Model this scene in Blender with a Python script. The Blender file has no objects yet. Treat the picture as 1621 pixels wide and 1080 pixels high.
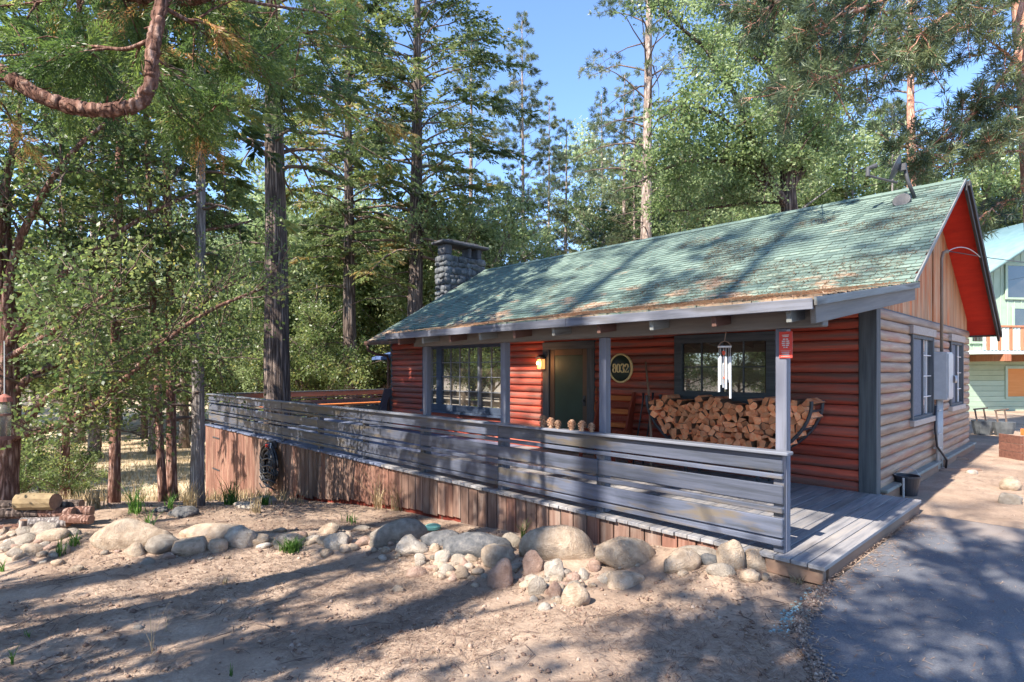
import bpy, bmesh, math, random
import numpy as np
from mathutils import Vector, Matrix, Quaternion
rad = math.radians
random.seed(7)
SC = bpy.context.scene
COL = SC.collection
# ------------------------------------------------------------------ camera, sky, sun, exposure
F = 901.5; CXP = 810.5; HYP = 585.0; EYE = 1.62          # focal length and horizon in photo pixels, eye height above the deck
YAW = rad(43.67)
cam_d = bpy.data.cameras.new('camera'); cam = bpy.data.objects.new('camera', cam_d); COL.objects.link(cam)
cam_d.sensor_width = 36; cam_d.lens = 36 * F / 1621; cam_d.shift_y = 45 / 1621.0
cam_d.clip_start = 0.05; cam_d.clip_end = 1500
cam.location = (0, 0, EYE); cam.rotation_euler = (rad(90), 0, rad(90) - YAW)
SC.camera = cam
SUN_ELEV = 44.0
w = bpy.data.worlds.new('World'); SC.world = w; w.use_nodes = True
nt = w.node_tree; bg = nt.nodes['Background']; sky = nt.nodes.new('ShaderNodeTexSky')
sky.sky_type = 'NISHITA'; sky.sun_disc = False; sky.sun_elevation = rad(SUN_ELEV); sky.sun_rotation = rad(180)
sky.altitude = 2200; sky.air_density = 1.0; sky.dust_density = 0.4; sky.ozone_density = 4.5
nt.links.new(sky.outputs[0], bg.inputs[0]); bg.inputs[1].default_value = 0.15
sun_d = bpy.data.lights.new('sun', 'SUN'); sun_d.energy = 4.3; sun_d.angle = rad(0.55); sun_d.color = (1.0, 0.93, 0.82)
sun = bpy.data.objects.new('sun', sun_d); COL.objects.link(sun)
SUND = Vector((-0.025, math.cos(rad(SUN_ELEV)), -math.sin(rad(SUN_ELEV)))).normalized()   # where the light travels
sun.rotation_euler = SUND.to_track_quat('-Z', 'Y').to_euler(); sun.location = (0, -20, 30)
SC.view_settings.view_transform = 'Standard'; SC.view_settings.look = 'None'
SC.view_settings.gamma = 1; SC.view_settings.use_curve_mapping = False
SC.view_settings.exposure = 1.65
SC.render.engine = 'CYCLES'
SC.cycles.max_bounces = 6; SC.cycles.diffuse_bounces = 4; SC.cycles.transmission_bounces = 4; SC.cycles.transparent_max_bounces = 6
SC.cycles.sample_clamp_indirect = 4

# ------------------------------------------------------------------ measuring helpers (points on real planes seen from the camera)
AD = np.array([-math.cos(YAW), math.sin(YAW), 0.0]); AR = np.array([math.sin(YAW), math.cos(YAW), 0.0]); AU = np.array([0, 0, 1.0])
CP = np.array([0, 0, EYE])
def ray(x, y): return AD * F + AR * (x - CXP) + AU * (HYP - y)
def onY(x, y, Y): r = ray(x, y); return CP + r * (Y / r[1])
def onX(x, y, X): r = ray(x, y); return CP + r * (X / r[0])
def dep(x, y, d): return CP + ray(x, y) * (d / F)

# ------------------------------------------------------------------ tagging / building helpers
def tag(o, label=None, cat=None, group=None, kind=None):
    if label: o['label'] = label
    if cat: o['category'] = cat
    if group: o['group'] = group
    if kind: o['kind'] = kind
    return o
def empty(name, loc=(0, 0, 0), rz=0, label=None, cat=None, group=None):
    o = bpy.data.objects.new(name, None); COL.objects.link(o); o.location = loc; o.rotation_euler = (0, 0, rz)
    o.empty_display_size = 0.1
    return tag(o, label, cat, group)
def link(name, me, parent=None, loc=(0, 0, 0), rot=(0, 0, 0)):
    o = bpy.data.objects.new(name, me); COL.objects.link(o); o.location = loc; o.rotation_euler = rot
    if parent is not None: o.parent = parent
    return o
def npmesh(name, V, Fc, mats, smooth=False, tint=None, midx=None):
    V = np.asarray(V, dtype=np.float32); Fc = np.asarray(Fc, dtype=np.int32)
    me = bpy.data.meshes.new(name); k = Fc.shape[1]
    me.vertices.add(len(V)); me.vertices.foreach_set('co', V.ravel())
    me.loops.add(Fc.size); me.loops.foreach_set('vertex_index', Fc.ravel())
    me.polygons.add(len(Fc)); me.polygons.foreach_set('loop_start', np.arange(0, Fc.size, k, dtype=np.int32))
    if smooth: me.polygons.foreach_set('use_smooth', np.ones(len(Fc), dtype=bool))
    if midx is not None: me.polygons.foreach_set('material_index', np.asarray(midx, dtype=np.int32))
    me.update(calc_edges=True)
    if tint is not None:
        a = me.attributes.new('tint', 'FLOAT', 'POINT'); a.data.foreach_set('value', np.asarray(tint, dtype=np.float32))
    if not isinstance(mats, (list, tuple)): mats = [mats]
    for m in mats: me.materials.append(m)
    return me
_bc = {}
def boxmesh(sx, sy, sz, m, bev=0.004):
    key = (round(sx, 4), round(sy, 4), round(sz, 4), m.name, bev)
    if key in _bc: return _bc[key]
    bm = bmesh.new(); bmesh.ops.create_cube(bm, size=1)
    for v in bm.verts: v.co.x *= sx; v.co.y *= sy; v.co.z *= sz
    if bev > 0: bmesh.ops.bevel(bm, geom=bm.edges[:], offset=min(bev, min(sx, sy, sz) * 0.3), segments=1, affect='EDGES')
    me = bpy.data.meshes.new('box'); bm.to_mesh(me); bm.free(); me.materials.append(m); _bc[key] = me
    return me
def box(name, p0, p1, m, parent=None, bev=0.004, rot=(0, 0, 0)):
    p0 = np.minimum(p0, p1), np.maximum(p0, p1); a, b = p0
    return link(name, boxmesh(*(b - a), m, bev), parent, tuple((a + b) / 2), rot)
def beam(name, a, b, wy, h, m, parent=None, bev=0.004, roll=0.0):
    """box whose long local X axis runs from a to b, wy wide and h high"""
    a = Vector(a); b = Vector(b); L = (b - a).length
    q = (b - a).to_track_quat('X', 'Z')
    o = link(name, boxmesh(L, wy, h, m, bev), parent, (a + b) / 2); o.rotation_euler = (q @ Quaternion((1, 0, 0), roll)).to_euler()
    return o
def bmobj(name, bm, mats, parent=None, smooth=False, loc=(0, 0, 0)):
    me = bpy.data.meshes.new(name); bm.normal_update()
    if smooth:
        for f in bm.faces: f.smooth = True
    bm.to_mesh(me); bm.free()
    for m in (mats if isinstance(mats, (list, tuple)) else [mats]): me.materials.append(m)
    return link(name, me, parent, loc)
def tube_np(P, Rr, n=8, cap=True, ridges=0, rng=None, amp=0.0):
    P = np.asarray(P, float); Rr = np.asarray(Rr, float); m = len(P)
    T = np.gradient(P, axis=0); T /= np.linalg.norm(T, axis=1)[:, None] + 1e-9
    ref = np.array([0, 0, 1.0]) if abs(T[0][2]) < 0.8 else np.array([1.0, 0, 0])
    V = []; A = np.linspace(0, 2 * np.pi, n, endpoint=False)
    for i in range(m):
        u = np.cross(T[i], ref); u /= np.linalg.norm(u) + 1e-9; v = np.cross(T[i], u); ref = np.cross(u, T[i])
        r = Rr[i] * np.ones(n)
        if amp > 0 and rng is not None: r = r * (1 + amp * rng.standard_normal(n))
        V.append(P[i] + np.outer(np.cos(A) * r, u) + np.outer(np.sin(A) * r, v))
    V = np.vstack(V); Fc = []
    i = np.arange(m - 1)[:, None] * n; j = np.arange(n)[None, :]; j2 = (j + 1) % n
    Fc = np.stack([i + j, i + j2, i + n + j2, i + n + j], -1).reshape(-1, 4)
    if cap:
        V = np.vstack([V, P[:1], P[-1:]]); c0 = len(V) - 2; c1 = len(V) - 1
        j = np.arange(n); j2 = (j + 1) % n
        Fc = np.vstack([Fc, np.stack([j2, j, np.full(n, c0), np.full(n, c0)], -1), np.stack([(m - 1) * n + j, (m - 1) * n + j2, np.full(n, c1), np.full(n, c1)], -1)])
    return V, Fc
class MB:
    def __init__(s): s.V = []; s.F = []; s.T = []; s.n = 0; s.M = []
    def add(s, V, Fc, t=None, mi=0):
        s.V.append(np.asarray(V, float)); s.F.append(np.asarray(Fc) + s.n); s.n += len(V); s.M.append(np.full(len(Fc), mi))
        s.T.append(np.zeros(len(V)) if t is None else np.broadcast_to(t, (len(V),)))
    def tube(s, P, R, n=8, mi=0, **k): s.add(*tube_np(P, R, n, **k), mi=mi)
    def box(s, p0, p1, mi=0, t=None):
        a = np.minimum(p0, p1); b = np.maximum(p0, p1)
        V = np.array([[x, y, z] for x in (a[0], b[0]) for y in (a[1], b[1]) for z in (a[2], b[2])])
        s.add(V, np.array([[0, 1, 3, 2], [4, 6, 7, 5], [0, 4, 5, 1], [2, 3, 7, 6], [0, 2, 6, 4], [1, 5, 7, 3]]), t, mi)
    def mesh(s, name, mats, smooth=False, tint=False):
        F4 = [f for f in s.F]
        F4 = np.vstack(F4); V = np.vstack(s.V)
        # degenerate quads (triangles) are split out through from_pydata only when needed
        deg = F4[:, 2] == F4[:, 3]; mi = np.concatenate(s.M)
        if deg.any():
            me = bpy.data.meshes.new(name); L = F4.tolist()
            me.from_pydata(V.tolist(), [], [q[:3] if q[2] == q[3] else q for q in L])
            me.polygons.foreach_set('material_index', mi.astype(np.int32))
            if smooth: me.polygons.foreach_set('use_smooth', np.ones(len(L), dtype=bool))
            if tint:
                a = me.attributes.new('tint', 'FLOAT', 'POINT'); a.data.foreach_set('value', np.concatenate(s.T).astype(np.float32))
            for m in (mats if isinstance(mats, (list, tuple)) else [mats]): me.materials.append(m)
            me.update(); return me
        return npmesh(name, V, F4, mats, smooth, np.concatenate(s.T) if tint else None, mi)
    def obj(s, name, mats, parent=None, smooth=False, tint=False): return link(name, s.mesh(name, mats, smooth, tint), parent)

def vnoise(x, y, seed=0):
    """smooth value noise on arrays"""
    xi = np.floor(x).astype(np.int64); yi = np.floor(y).astype(np.int64); xf = x - xi; yf = y - yi
    def h(a, b):
        n = (a * 374761393 + b * 668265263 + seed * 1442695041) & 0x7fffffff
        n = ((n ^ (n >> 13)) * 1274126177) & 0x7fffffff
        return ((n ^ (n >> 16)) & 0xffff) / 65535.0
    u = xf * xf * (3 - 2 * xf); v = yf * yf * (3 - 2 * yf)
    return (h(xi, yi) * (1 - u) + h(xi + 1, yi) * u) * (1 - v) + (h(xi, yi + 1) * (1 - u) + h(xi + 1, yi + 1) * u) * v

# ------------------------------------------------------------------ materials
def newmat(name):
    m = bpy.data.materials.new(name); m.use_nodes = True; nt = m.node_tree; b = nt.nodes['Principled BSDF']
    return m, nt, b
def node(nt, t, **k):
    n = nt.nodes.new(t)
    for a, v in k.items(): setattr(n, a, v)
    return n
def ramp(nt, fac, stops):
    r = node(nt, 'ShaderNodeValToRGB'); e = r.color_ramp.elements
    while len(e) < len(stops): e.new(0.5)
    for i, (p, c) in enumerate(stops): e[i].position = p; e[i].color = (c[0], c[1], c[2], 1)
    nt.links.new(fac, r.inputs[0]); return r.outputs[0]
def coords(nt, scale, world=False, rnd=True):
    mp = node(nt, 'ShaderNodeMapping'); mp.inputs['Scale'].default_value = scale
    if world:
        g = node(nt, 'ShaderNodeNewGeometry'); nt.links.new(g.outputs['Position'], mp.inputs[0])
    else:
        tc = node(nt, 'ShaderNodeTexCoord'); nt.links.new(tc.outputs['Object'], mp.inputs[0])
        if rnd:
            oi = node(nt, 'ShaderNodeObjectInfo'); ml = node(nt, 'ShaderNodeMath', operation='MULTIPLY'); ml.inputs[1].default_value = 57.0
            nt.links.new(oi.outputs['Random'], ml.inputs[0]); cb = node(nt, 'ShaderNodeCombineXYZ')
            for i in range(3): nt.links.new(ml.outputs[0], cb.inputs[i])
            nt.links.new(cb.outputs[0], mp.inputs['Location'])
    return mp.outputs[0]
def noise(nt, vec, scale=1, detail=5, rough=0.6, dist=0.0):
    n = node(nt, 'ShaderNodeTexNoise'); n.inputs['Scale'].default_value = scale; n.inputs['Detail'].default_value = detail
    n.inputs['Roughness'].default_value = rough; n.inputs['Distortion'].default_value = dist
    nt.links.new(vec, n.inputs['Vector']); return n.outputs['Fac']
def mixc(nt, fac, a, b, mode='MIX'):
    mx = node(nt, 'ShaderNodeMix', data_type='RGBA', blend_type=mode)
    for s, v in ((0, fac), (6, a), (7, b)):
        if isinstance(v, (int, float)): mx.inputs[s].default_value = v
        elif isinstance(v, tuple): mx.inputs[s].default_value = (*v, 1)
        else: nt.links.new(v, mx.inputs[s])
    return mx.outputs[2]
def surf(name, cols, scale=(3, 3, 3), detail=6, rough=0.8, bump=0.2, bdist=0.01, rand=0.15, world=False, fine=None, spec=0.3, patch=None, lo=0.3, hi=0.7):
    """noise ramp over cols; per-object brightness; optional patch=(colour, scale, lo, hi) of wear"""
    m, nt, b = newmat(name)
    v = coords(nt, scale, world); n = noise(nt, v, 1, detail, 0.62)
    k = len(cols); c = ramp(nt, n, [(lo + (hi - lo) * i / max(1, k - 1), cols[i]) for i in range(k)]) if k > 1 else None
    if c is None:
        rg = node(nt, 'ShaderNodeRGB'); rg.outputs[0].default_value = (*cols[0], 1); c = rg.outputs[0]
    if patch:
        pc, ps, pl, ph = patch
        pv = coords(nt, (ps,) * 3 if not isinstance(ps, tuple) else ps, world); pn = noise(nt, pv, 1, 4, 0.6)
        mr = node(nt, 'ShaderNodeMapRange'); mr.inputs[1].default_value = pl; mr.inputs[2].default_value = ph; nt.links.new(pn, mr.inputs[0])
        c = mixc(nt, mr.outputs[0], c, pc)
    if rand > 0 and not world:
        oi = node(nt, 'ShaderNodeObjectInfo'); mr = node(nt, 'ShaderNodeMapRange'); mr.inputs[3].default_value = 1 - rand; mr.inputs[4].default_value = 1 + rand
        nt.links.new(oi.outputs['Random'], mr.inputs[0]); hs = node(nt, 'ShaderNodeHueSaturation'); nt.links.new(mr.outputs[0], hs.inputs['Value'])
        nt.links.new(c, hs.inputs['Color']); c = hs.outputs[0]
    nt.links.new(c, b.inputs['Base Color']); b.inputs['Roughness'].default_value = rough; b.inputs['Specular IOR Level'].default_value = spec
    if bump > 0:
        bp = node(nt, 'ShaderNodeBump'); bp.inputs['Strength'].default_value = bump; bp.inputs['Distance'].default_value = bdist
        h = n
        if fine:
            fn = noise(nt, coords(nt, (fine,) * 3 if not isinstance(fine, tuple) else fine, world), 1, 4, 0.7)
            ad = node(nt, 'ShaderNodeMath', operation='ADD'); nt.links.new(n, ad.inputs[0]); nt.links.new(fn, ad.inputs[1]); h = ad.outputs[0]
        nt.links.new(h, bp.inputs['Height']); nt.links.new(bp.outputs[0], b.inputs['Normal'])
    return m
def leafmat(name, stops, trans=0.35, rough=0.55, spec=0.35):
    m, nt, b = newmat(name); at = node(nt, 'ShaderNodeAttribute', attribute_name='tint')
    oi = node(nt, 'ShaderNodeObjectInfo'); c = ramp(nt, at.outputs['Fac'], stops)
    mr = node(nt, 'ShaderNodeMapRange'); mr.inputs[3].default_value = 0.8; mr.inputs[4].default_value = 1.2; nt.links.new(oi.outputs['Random'], mr.inputs[0])
    hs = node(nt, 'ShaderNodeHueSaturation'); nt.links.new(mr.outputs[0], hs.inputs['Value']); nt.links.new(c, hs.inputs['Color'])
    nt.links.new(hs.outputs[0], b.inputs['Base Color']); b.inputs['Roughness'].default_value = rough; b.inputs['Specular IOR Level'].default_value = spec
    tr = node(nt, 'ShaderNodeBsdfTranslucent'); g = node(nt, 'ShaderNodeHueSaturation'); g.inputs['Saturation'].default_value = 1.1; g.inputs['Value'].default_value = 1.3
    nt.links.new(hs.outputs[0], g.inputs['Color']); nt.links.new(g.outputs[0], tr.inputs[0])
    mx = node(nt, 'ShaderNodeMixShader'); mx.inputs[0].default_value = trans
    nt.links.new(b.outputs[0], mx.inputs[1]); nt.links.new(tr.outputs[0], mx.inputs[2]); nt.links.new(mx.outputs[0], nt.nodes['Material Output'].inputs[0])
    return m
# timber: grain along local X / Y / Z
def wood(name, cols, axis='x', rough=0.75, rand=0.2, bump=0.35, patch=None, spec=0.3, stretch=1.0):
    s = {'x': (1.2 * stretch, 22, 22), 'y': (22, 1.2 * stretch, 22), 'z': (22, 22, 1.2 * stretch)}[axis]
    return surf(name, cols, s, 6, rough, bump, 0.006, rand, patch=patch, spec=spec)
RED = [(0.26, 0.040, 0.026), (0.54, 0.080, 0.040), (0.62, 0.13, 0.065)]
M = {}
M['log_red'] = surf('red_log_stain', RED, (0.9, 9, 14), 8, 0.66, 0.6, 0.012, 0.26, patch=((0.20, 0.095, 0.075), (0.7, 5, 13), 0.36, 0.62), fine=40, spec=0.35)
M['log_side'] = surf('weathered_log_stain', [(0.18, 0.10, 0.065), (0.31, 0.205, 0.14), (0.42, 0.31, 0.225)], (9, 0.9, 14), 6, 0.6, 0.35, 0.01, 0.15, patch=((0.30, 0.09, 0.055), (4, 0.7, 7), 0.5, 0.75), fine=40, spec=0.45)
M['gable_board'] = surf('gable_board_stain', [(0.30, 0.14, 0.07), (0.45, 0.25, 0.13), (0.50, 0.34, 0.22)], (20, 20, 1.2), 6, 0.8, 0.3, 0.006, 0.18, patch=((0.50, 0.13, 0.03), (1, 1, 0.7), 0.48, 0.7))
M['soffit_red'] = surf('red_soffit_paint', [(0.42, 0.02, 0.012), (0.58, 0.035, 0.018)], (2, 6, 6), 5, 0.7, 0.2, 0.005, 0.1, patch=((0.15, 0.02, 0.02), 2.0, 0.68, 0.85))
M['trim'] = wood('dark_grey_trim', [(0.055, 0.06, 0.065), (0.10, 0.105, 0.11), (0.13, 0.14, 0.145)], 'z', rand=0.1)
M['trim_x'] = wood('dark_grey_trim_level', [(0.05, 0.055, 0.062), (0.09, 0.1, 0.11), (0.12, 0.13, 0.14)], 'x', rand=0.12)
M['post'] = wood('grey_post_paint', [(0.105, 0.11, 0.135), (0.155, 0.16, 0.20), (0.18, 0.185, 0.23)], 'z', rand=0.06, rough=0.6, patch=((0.15, 0.13, 0.12), 5.0, 0.62, 0.75))
M['rail'] = wood('grey_rail_paint', [(0.042, 0.048, 0.062), (0.075, 0.085, 0.118), (0.11, 0.12, 0.165)], 'x', rand=0.2, rough=0.42, spec=0.6, patch=((0.115, 0.095, 0.075), (1.2, 6, 6), 0.52, 0.64), bump=0.45)
M['cap'] = wood('worn_rail_cap', [(0.11, 0.115, 0.13), (0.17, 0.18, 0.22)], 'x', rand=0.1, rough=0.45, spec=0.5, patch=((0.16, 0.14, 0.12), (2, 9, 9), 0.55, 0.7))
M['fascia'] = wood('grey_fascia_paint', [(0.08, 0.085, 0.10), (0.145, 0.15, 0.18), (0.20, 0.205, 0.24)], 'x', rand=0.08, patch=((0.09, 0.085, 0.085), (1.0, 8, 8), 0.56, 0.7))
M['fascia_y'] = wood('grey_rake_paint', [(0.16, 0.165, 0.16), (0.27, 0.28, 0.27)], 'x', rand=0.08, patch=((0.12, 0.11, 0.10), (1.0, 8, 8), 0.58, 0.7))
M['barge'] = wood('black_barge_board', [(0.02, 0.02, 0.022), (0.055, 0.05, 0.05)], 'x', rand=0.3, patch=((0.20, 0.20, 0.20), (0.7, 30, 9), 0.6, 0.7))
M['deck'] = surf('weathered_deck_board', [(0.13, 0.13, 0.145), (0.24, 0.23, 0.235), (0.34, 0.30, 0.27)], (16, 1.0, 16), 6, 0.72, 0.4, 0.006, 0.16, patch=((0.13, 0.115, 0.11), (5, 0.8, 5), 0.55, 0.75), fine=(60, 4, 60), spec=0.4)
M['deck_blue'] = surf('blue_grey_deck_board', [(0.07, 0.085, 0.13), (0.12, 0.14, 0.21), (0.17, 0.19, 0.25)], (16, 1.0, 16), 6, 0.6, 0.3, 0.005, 0.2, spec=0.4)  # bluer, darker boards for the left part of the deck
M['skirt'] = surf('brown_skirt_stain', [(0.09, 0.055, 0.043), (0.17, 0.10, 0.075), (0.25, 0.165, 0.13)], (20, 20, 1.1), 6, 0.8, 0.4, 0.006, 0.2, patch=((0.26, 0.20, 0.165), (6, 6, 1.6), 0.52, 0.72))
M['skirt_red'] = surf('red_brown_skirt_stain', [(0.10, 0.05, 0.036), (0.18, 0.085, 0.06), (0.26, 0.145, 0.11)], (20, 20, 1.1), 6, 0.8, 0.4, 0.006, 0.22, patch=((0.28, 0.17, 0.12), (6, 6, 1.6), 0.52, 0.72))
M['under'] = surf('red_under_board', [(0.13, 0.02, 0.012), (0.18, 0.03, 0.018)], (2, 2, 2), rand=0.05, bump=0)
M['ceiling'] = surf('porch_ceiling_stain', [(0.10, 0.055, 0.045), (0.17, 0.09, 0.07)], (1, 16, 16), 5, 0.8, 0.2, 0.005, 0.1)
M['beamm'] = wood('grey_brown_beam_paint', [(0.15, 0.135, 0.125), (0.22, 0.20, 0.185)], 'x', rand=0.08)
M['door'] = surf('dark_green_door_paint', [(0.035, 0.055, 0.038), (0.05, 0.08, 0.055)], (3, 3, 3), 4, 0.5, 0.1, 0.003, 0.02)
M['door_frame'] = surf('brown_green_stile', [(0.09, 0.065, 0.045), (0.15, 0.085, 0.05)], (8, 8, 1.5), 4, 0.6, 0.1, 0.003, 0.05)
M['win_blue'] = wood('blue_black_window_trim', [(0.035, 0.05, 0.085), (0.07, 0.09, 0.13)], 'x', rand=0.15, rough=0.55)
M['muntin'] = surf('grey_muntin', [(0.16, 0.16, 0.17), (0.24, 0.24, 0.25)], (5, 5, 5), rand=0.05, bump=0)
M['shingle'] = None
M['stone'] = surf('chimney_stone', [(0.04, 0.045, 0.048), (0.10, 0.105, 0.11), (0.19, 0.19, 0.195)], (7, 7, 7), 8, 0.85, 0.6, 0.02, 0.35, fine=25)
M['mortar'] = surf('dark_mortar', [(0.10, 0.10, 0.11), (0.16, 0.16, 0.17)], (6, 6, 6), 6, 0.9, 0.4, 0.01, 0)
M['slab'] = surf('dark_stone_slab', [(0.05, 0.05, 0.055), (0.11, 0.11, 0.12)], (5, 5, 5), 6, 0.9, 0.4, 0.01, 0.1)
M['concrete'] = surf('grey_footing', [(0.20, 0.205, 0.18), (0.29, 0.295, 0.265)], (5, 5, 5), 6, 0.85, 0.2, 0.005, 0.05)
M['footing_brown'] = surf('brown_footing_board', [(0.20, 0.12, 0.085), (0.30, 0.19, 0.13)], (9, 1, 9), 6, 0.85, 0.3, 0.005, 0.1)
M['metal'] = surf('galvanised_metal', [(0.34, 0.35, 0.36), (0.42, 0.43, 0.44)], (8, 8, 8), 4, 0.45, 0.05, 0.002, 0.04, spec=0.5)
M['dark_metal'] = surf('dark_metal', [(0.03, 0.03, 0.035), (0.06, 0.06, 0.07)], (8, 8, 8), 4, 0.45, 0.1, 0.003, 0.05, spec=0.5)
M['pipe'] = surf('weathered_conduit', [(0.20, 0.15, 0.11), (0.30, 0.25, 0.20)], (5, 5, 2), rand=0)
M['dish'] = surf('grey_dish_metal', [(0.055, 0.055, 0.06), (0.09, 0.09, 0.095)], (8, 8, 8), 4, 0.5, 0.05, 0.002, 0.05)
M['gutter'] = surf('rusty_gutter', [(0.05, 0.035, 0.03), (0.16, 0.075, 0.05)], (6, 6, 6), 5, 0.6, 0.1, 0.003, 0.05)
M['gold'] = surf('gold_paint', [(0.72, 0.55, 0.24), (0.85, 0.68, 0.36)], (9, 9, 9), 3, 0.4, 0, 0.001, 0, spec=0.5)
M['sign_green'] = surf('green_black_enamel', [(0.018, 0.035, 0.026), (0.028, 0.05, 0.036)], (5, 5, 5), 3, 0.4, 0, 0.001, 0, spec=0.5)
M['sign_red'] = surf('red_enamel', [(0.62, 0.05, 0.035), (0.70, 0.07, 0.05)], (5, 5, 5), 3, 0.45, 0, 0.001, 0)
M['white'] = surf('off_white_paint', [(0.62, 0.58, 0.55), (0.75, 0.72, 0.7)], (5, 5, 5), 3, 0.5, 0, 0.001, 0)
M['alu'] = surf('brushed_tube_metal', [(0.62, 0.64, 0.66), (0.75, 0.77, 0.8)], (5, 5, 5), 3, 0.3, 0, 0.001, 0.05, spec=0.6)
M['redball'] = surf('orange_red_bead', [(0.75, 0.07, 0.03), (0.8, 0.1, 0.04)], (5, 5, 5), 3, 0.4, 0, 0.001, 0)
M['bench'] = wood('orange_bench_stain', [(0.38, 0.09, 0.025), (0.58, 0.19, 0.05)], 'x', rand=0.3)
M['bench_side'] = wood('dark_red_bench_stain', [(0.20, 0.035, 0.02), (0.30, 0.06, 0.03)], 'z', rand=0.05)
M['cut_face'] = surf('split_wood_face', [(0.82, 0.20, 0.07), (0.98, 0.40, 0.19), (0.98, 0.60, 0.38)], (9, 9, 9), 6, 0.8, 0.3, 0.006, 0.32, patch=((0.62, 0.17, 0.06), 5.0, 0.5, 0.7))
M['cut_bark'] = surf('firewood_bark', [(0.10, 0.055, 0.035), (0.26, 0.14, 0.08)], (9, 3, 9), 6, 0.9, 0.5, 0.01, 0.25)
M['stick'] = surf('bare_stick', [(0.22, 0.14, 0.10), (0.34, 0.22, 0.15)], (9, 9, 3), 5, 0.85, 0.3, 0.004, 0.1)
M['cone'] = surf('pine_cone_scale', [(0.22, 0.09, 0.05), (0.45, 0.26, 0.16), (0.55, 0.38, 0.27)], (22, 22, 22), 4, 0.8, 0.2, 0.003, 0.3)
M['rubber'] = surf('black_rubber', [(0.012, 0.013, 0.018), (0.03, 0.033, 0.045)], (8, 8, 8), 4, 0.45, 0.1, 0.003, 0.1, spec=0.6)
M['plastic_blue'] = surf('blue_canvas', [(0.05, 0.09, 0.2), (0.09, 0.14, 0.30)], (4, 4, 4), 4, 0.7, 0.1, 0.003, 0)
M['mesh_grey'] = surf('grey_sling_fabric', [(0.08, 0.09, 0.115), (0.13, 0.145, 0.18)], (30, 30, 30), 4, 0.7, 0.1, 0.003, 0.1)
M['lid'] = surf('pale_green_plastic', [(0.16, 0.42, 0.34), (0.24, 0.50, 0.42)], (4, 4, 4), 4, 0.5, 0.05, 0.003, 0)
M['rock'] = surf('tan_river_rock', [(0.30, 0.215, 0.15), (0.47, 0.355, 0.26), (0.62, 0.50, 0.38)], (11, 11, 11), 10, 0.85, 1.0, 0.035, 0.2, fine=70, patch=((0.24, 0.20, 0.17), 2.5, 0.55, 0.75))
M['rock_grey'] = surf('grey_granite_rock', [(0.23, 0.19, 0.155), (0.38, 0.32, 0.265), (0.53, 0.46, 0.385)], (11, 11, 11), 10, 0.85, 1.0, 0.035, 0.18, fine=70, patch=((0.30, 0.25, 0.19), 2.5, 0.5, 0.75))
M['rock_white'] = surf('pale_granite_rock', [(0.32, 0.26, 0.21), (0.48, 0.41, 0.34), (0.60, 0.54, 0.47)], (11, 11, 11), 10, 0.85, 1.0, 0.035, 0.12, fine=70)
M['rock_dark'] = surf('dark_blue_grey_rock', [(0.06, 0.06, 0.065), (0.14, 0.14, 0.145), (0.26, 0.24, 0.225)], (11, 11, 11), 10, 0.8, 1.0, 0.035, 0.15, fine=70)
M['rock_pink'] = surf('pinkish_brown_rock', [(0.26, 0.16, 0.12), (0.40, 0.265, 0.205), (0.50, 0.36, 0.29)], (11, 11, 11), 10, 0.75, 1.0, 0.035, 0.15, fine=70)
M['sill'] = wood('pale_weathered_sill', [(0.33, 0.27, 0.23), (0.48, 0.42, 0.37)], 'x', rand=0.1)
M['nb_green'] = surf('pale_green_siding', [(0.30, 0.39, 0.29), (0.36, 0.45, 0.34)], (3, 3, 3), 4, 0.7, 0.1, 0.004, 0.06)
M['nb_green2'] = surf('olive_green_siding', [(0.27, 0.32, 0.20), (0.32, 0.37, 0.24)], (3, 3, 3), 4, 0.7, 0.1, 0.004, 0.06)
M['nb_roof'] = surf('blue_green_metal_roof', [(0.16, 0.27, 0.27), (0.22, 0.34, 0.34)], (3, 3, 3), 4, 0.5, 0.1, 0.004, 0.04)
M['nb_brown'] = wood('orange_brown_baluster', [(0.34, 0.12, 0.06), (0.50, 0.22, 0.12)], 'z', rand=0.2)
M['nb_grey'] = wood('grey_green_baluster', [(0.42, 0.50, 0.46), (0.55, 0.62, 0.58)], 'z', rand=0.1)
M['pot'] = surf('grey_plastic_pot', [(0.06, 0.065, 0.07), (0.12, 0.125, 0.13)], (5, 5, 5), 4, 0.6, 0.1, 0.003, 0.1)
M['planter'] = wood('red_planter_board', [(0.10, 0.045, 0.035), (0.19, 0.085, 0.06)], 'x', rand=0.15)
M['orange_blind'] = surf('orange_window_blind', [(0.55, 0.20, 0.05), (0.62, 0.26, 0.08)], (1, 1, 20), 3, 0.7, 0, 0.001, 0)
def glassmat(name, base, gl, tint=(0.9, 0.95, 1.0)):
    m, nt, b = newmat(name)
    n = noise(nt, coords(nt, (1.2, 1.2, 1.2)), 1, 4, 0.6)
    nt.links.new(ramp(nt, n, [(0.35, base), (0.7, tuple(min(1, c * 2.2 + 0.01) for c in base))]), b.inputs['Base Color'])
    b.inputs['Roughness'].default_value = 0.25
    g = node(nt, 'ShaderNodeBsdfGlossy'); g.inputs['Roughness'].default_value = 0.015; g.inputs['Color'].default_value = (*tint, 1)
    mx = node(nt, 'ShaderNodeMixShader'); fr = node(nt, 'ShaderNodeFresnel'); fr.inputs[0].default_value = 1.6
    ad = node(nt, 'ShaderNodeMath', operation='ADD', use_clamp=True); ad.inputs[1].default_value = gl; nt.links.new(fr.outputs[0], ad.inputs[0])
    nt.links.new(ad.outputs[0], mx.inputs[0]); nt.links.new(b.outputs[0], mx.inputs[1]); nt.links.new(g.outputs[0], mx.inputs[2])
    nt.links.new(mx.outputs[0], nt.nodes['Material Output'].inputs[0]); return m
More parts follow.
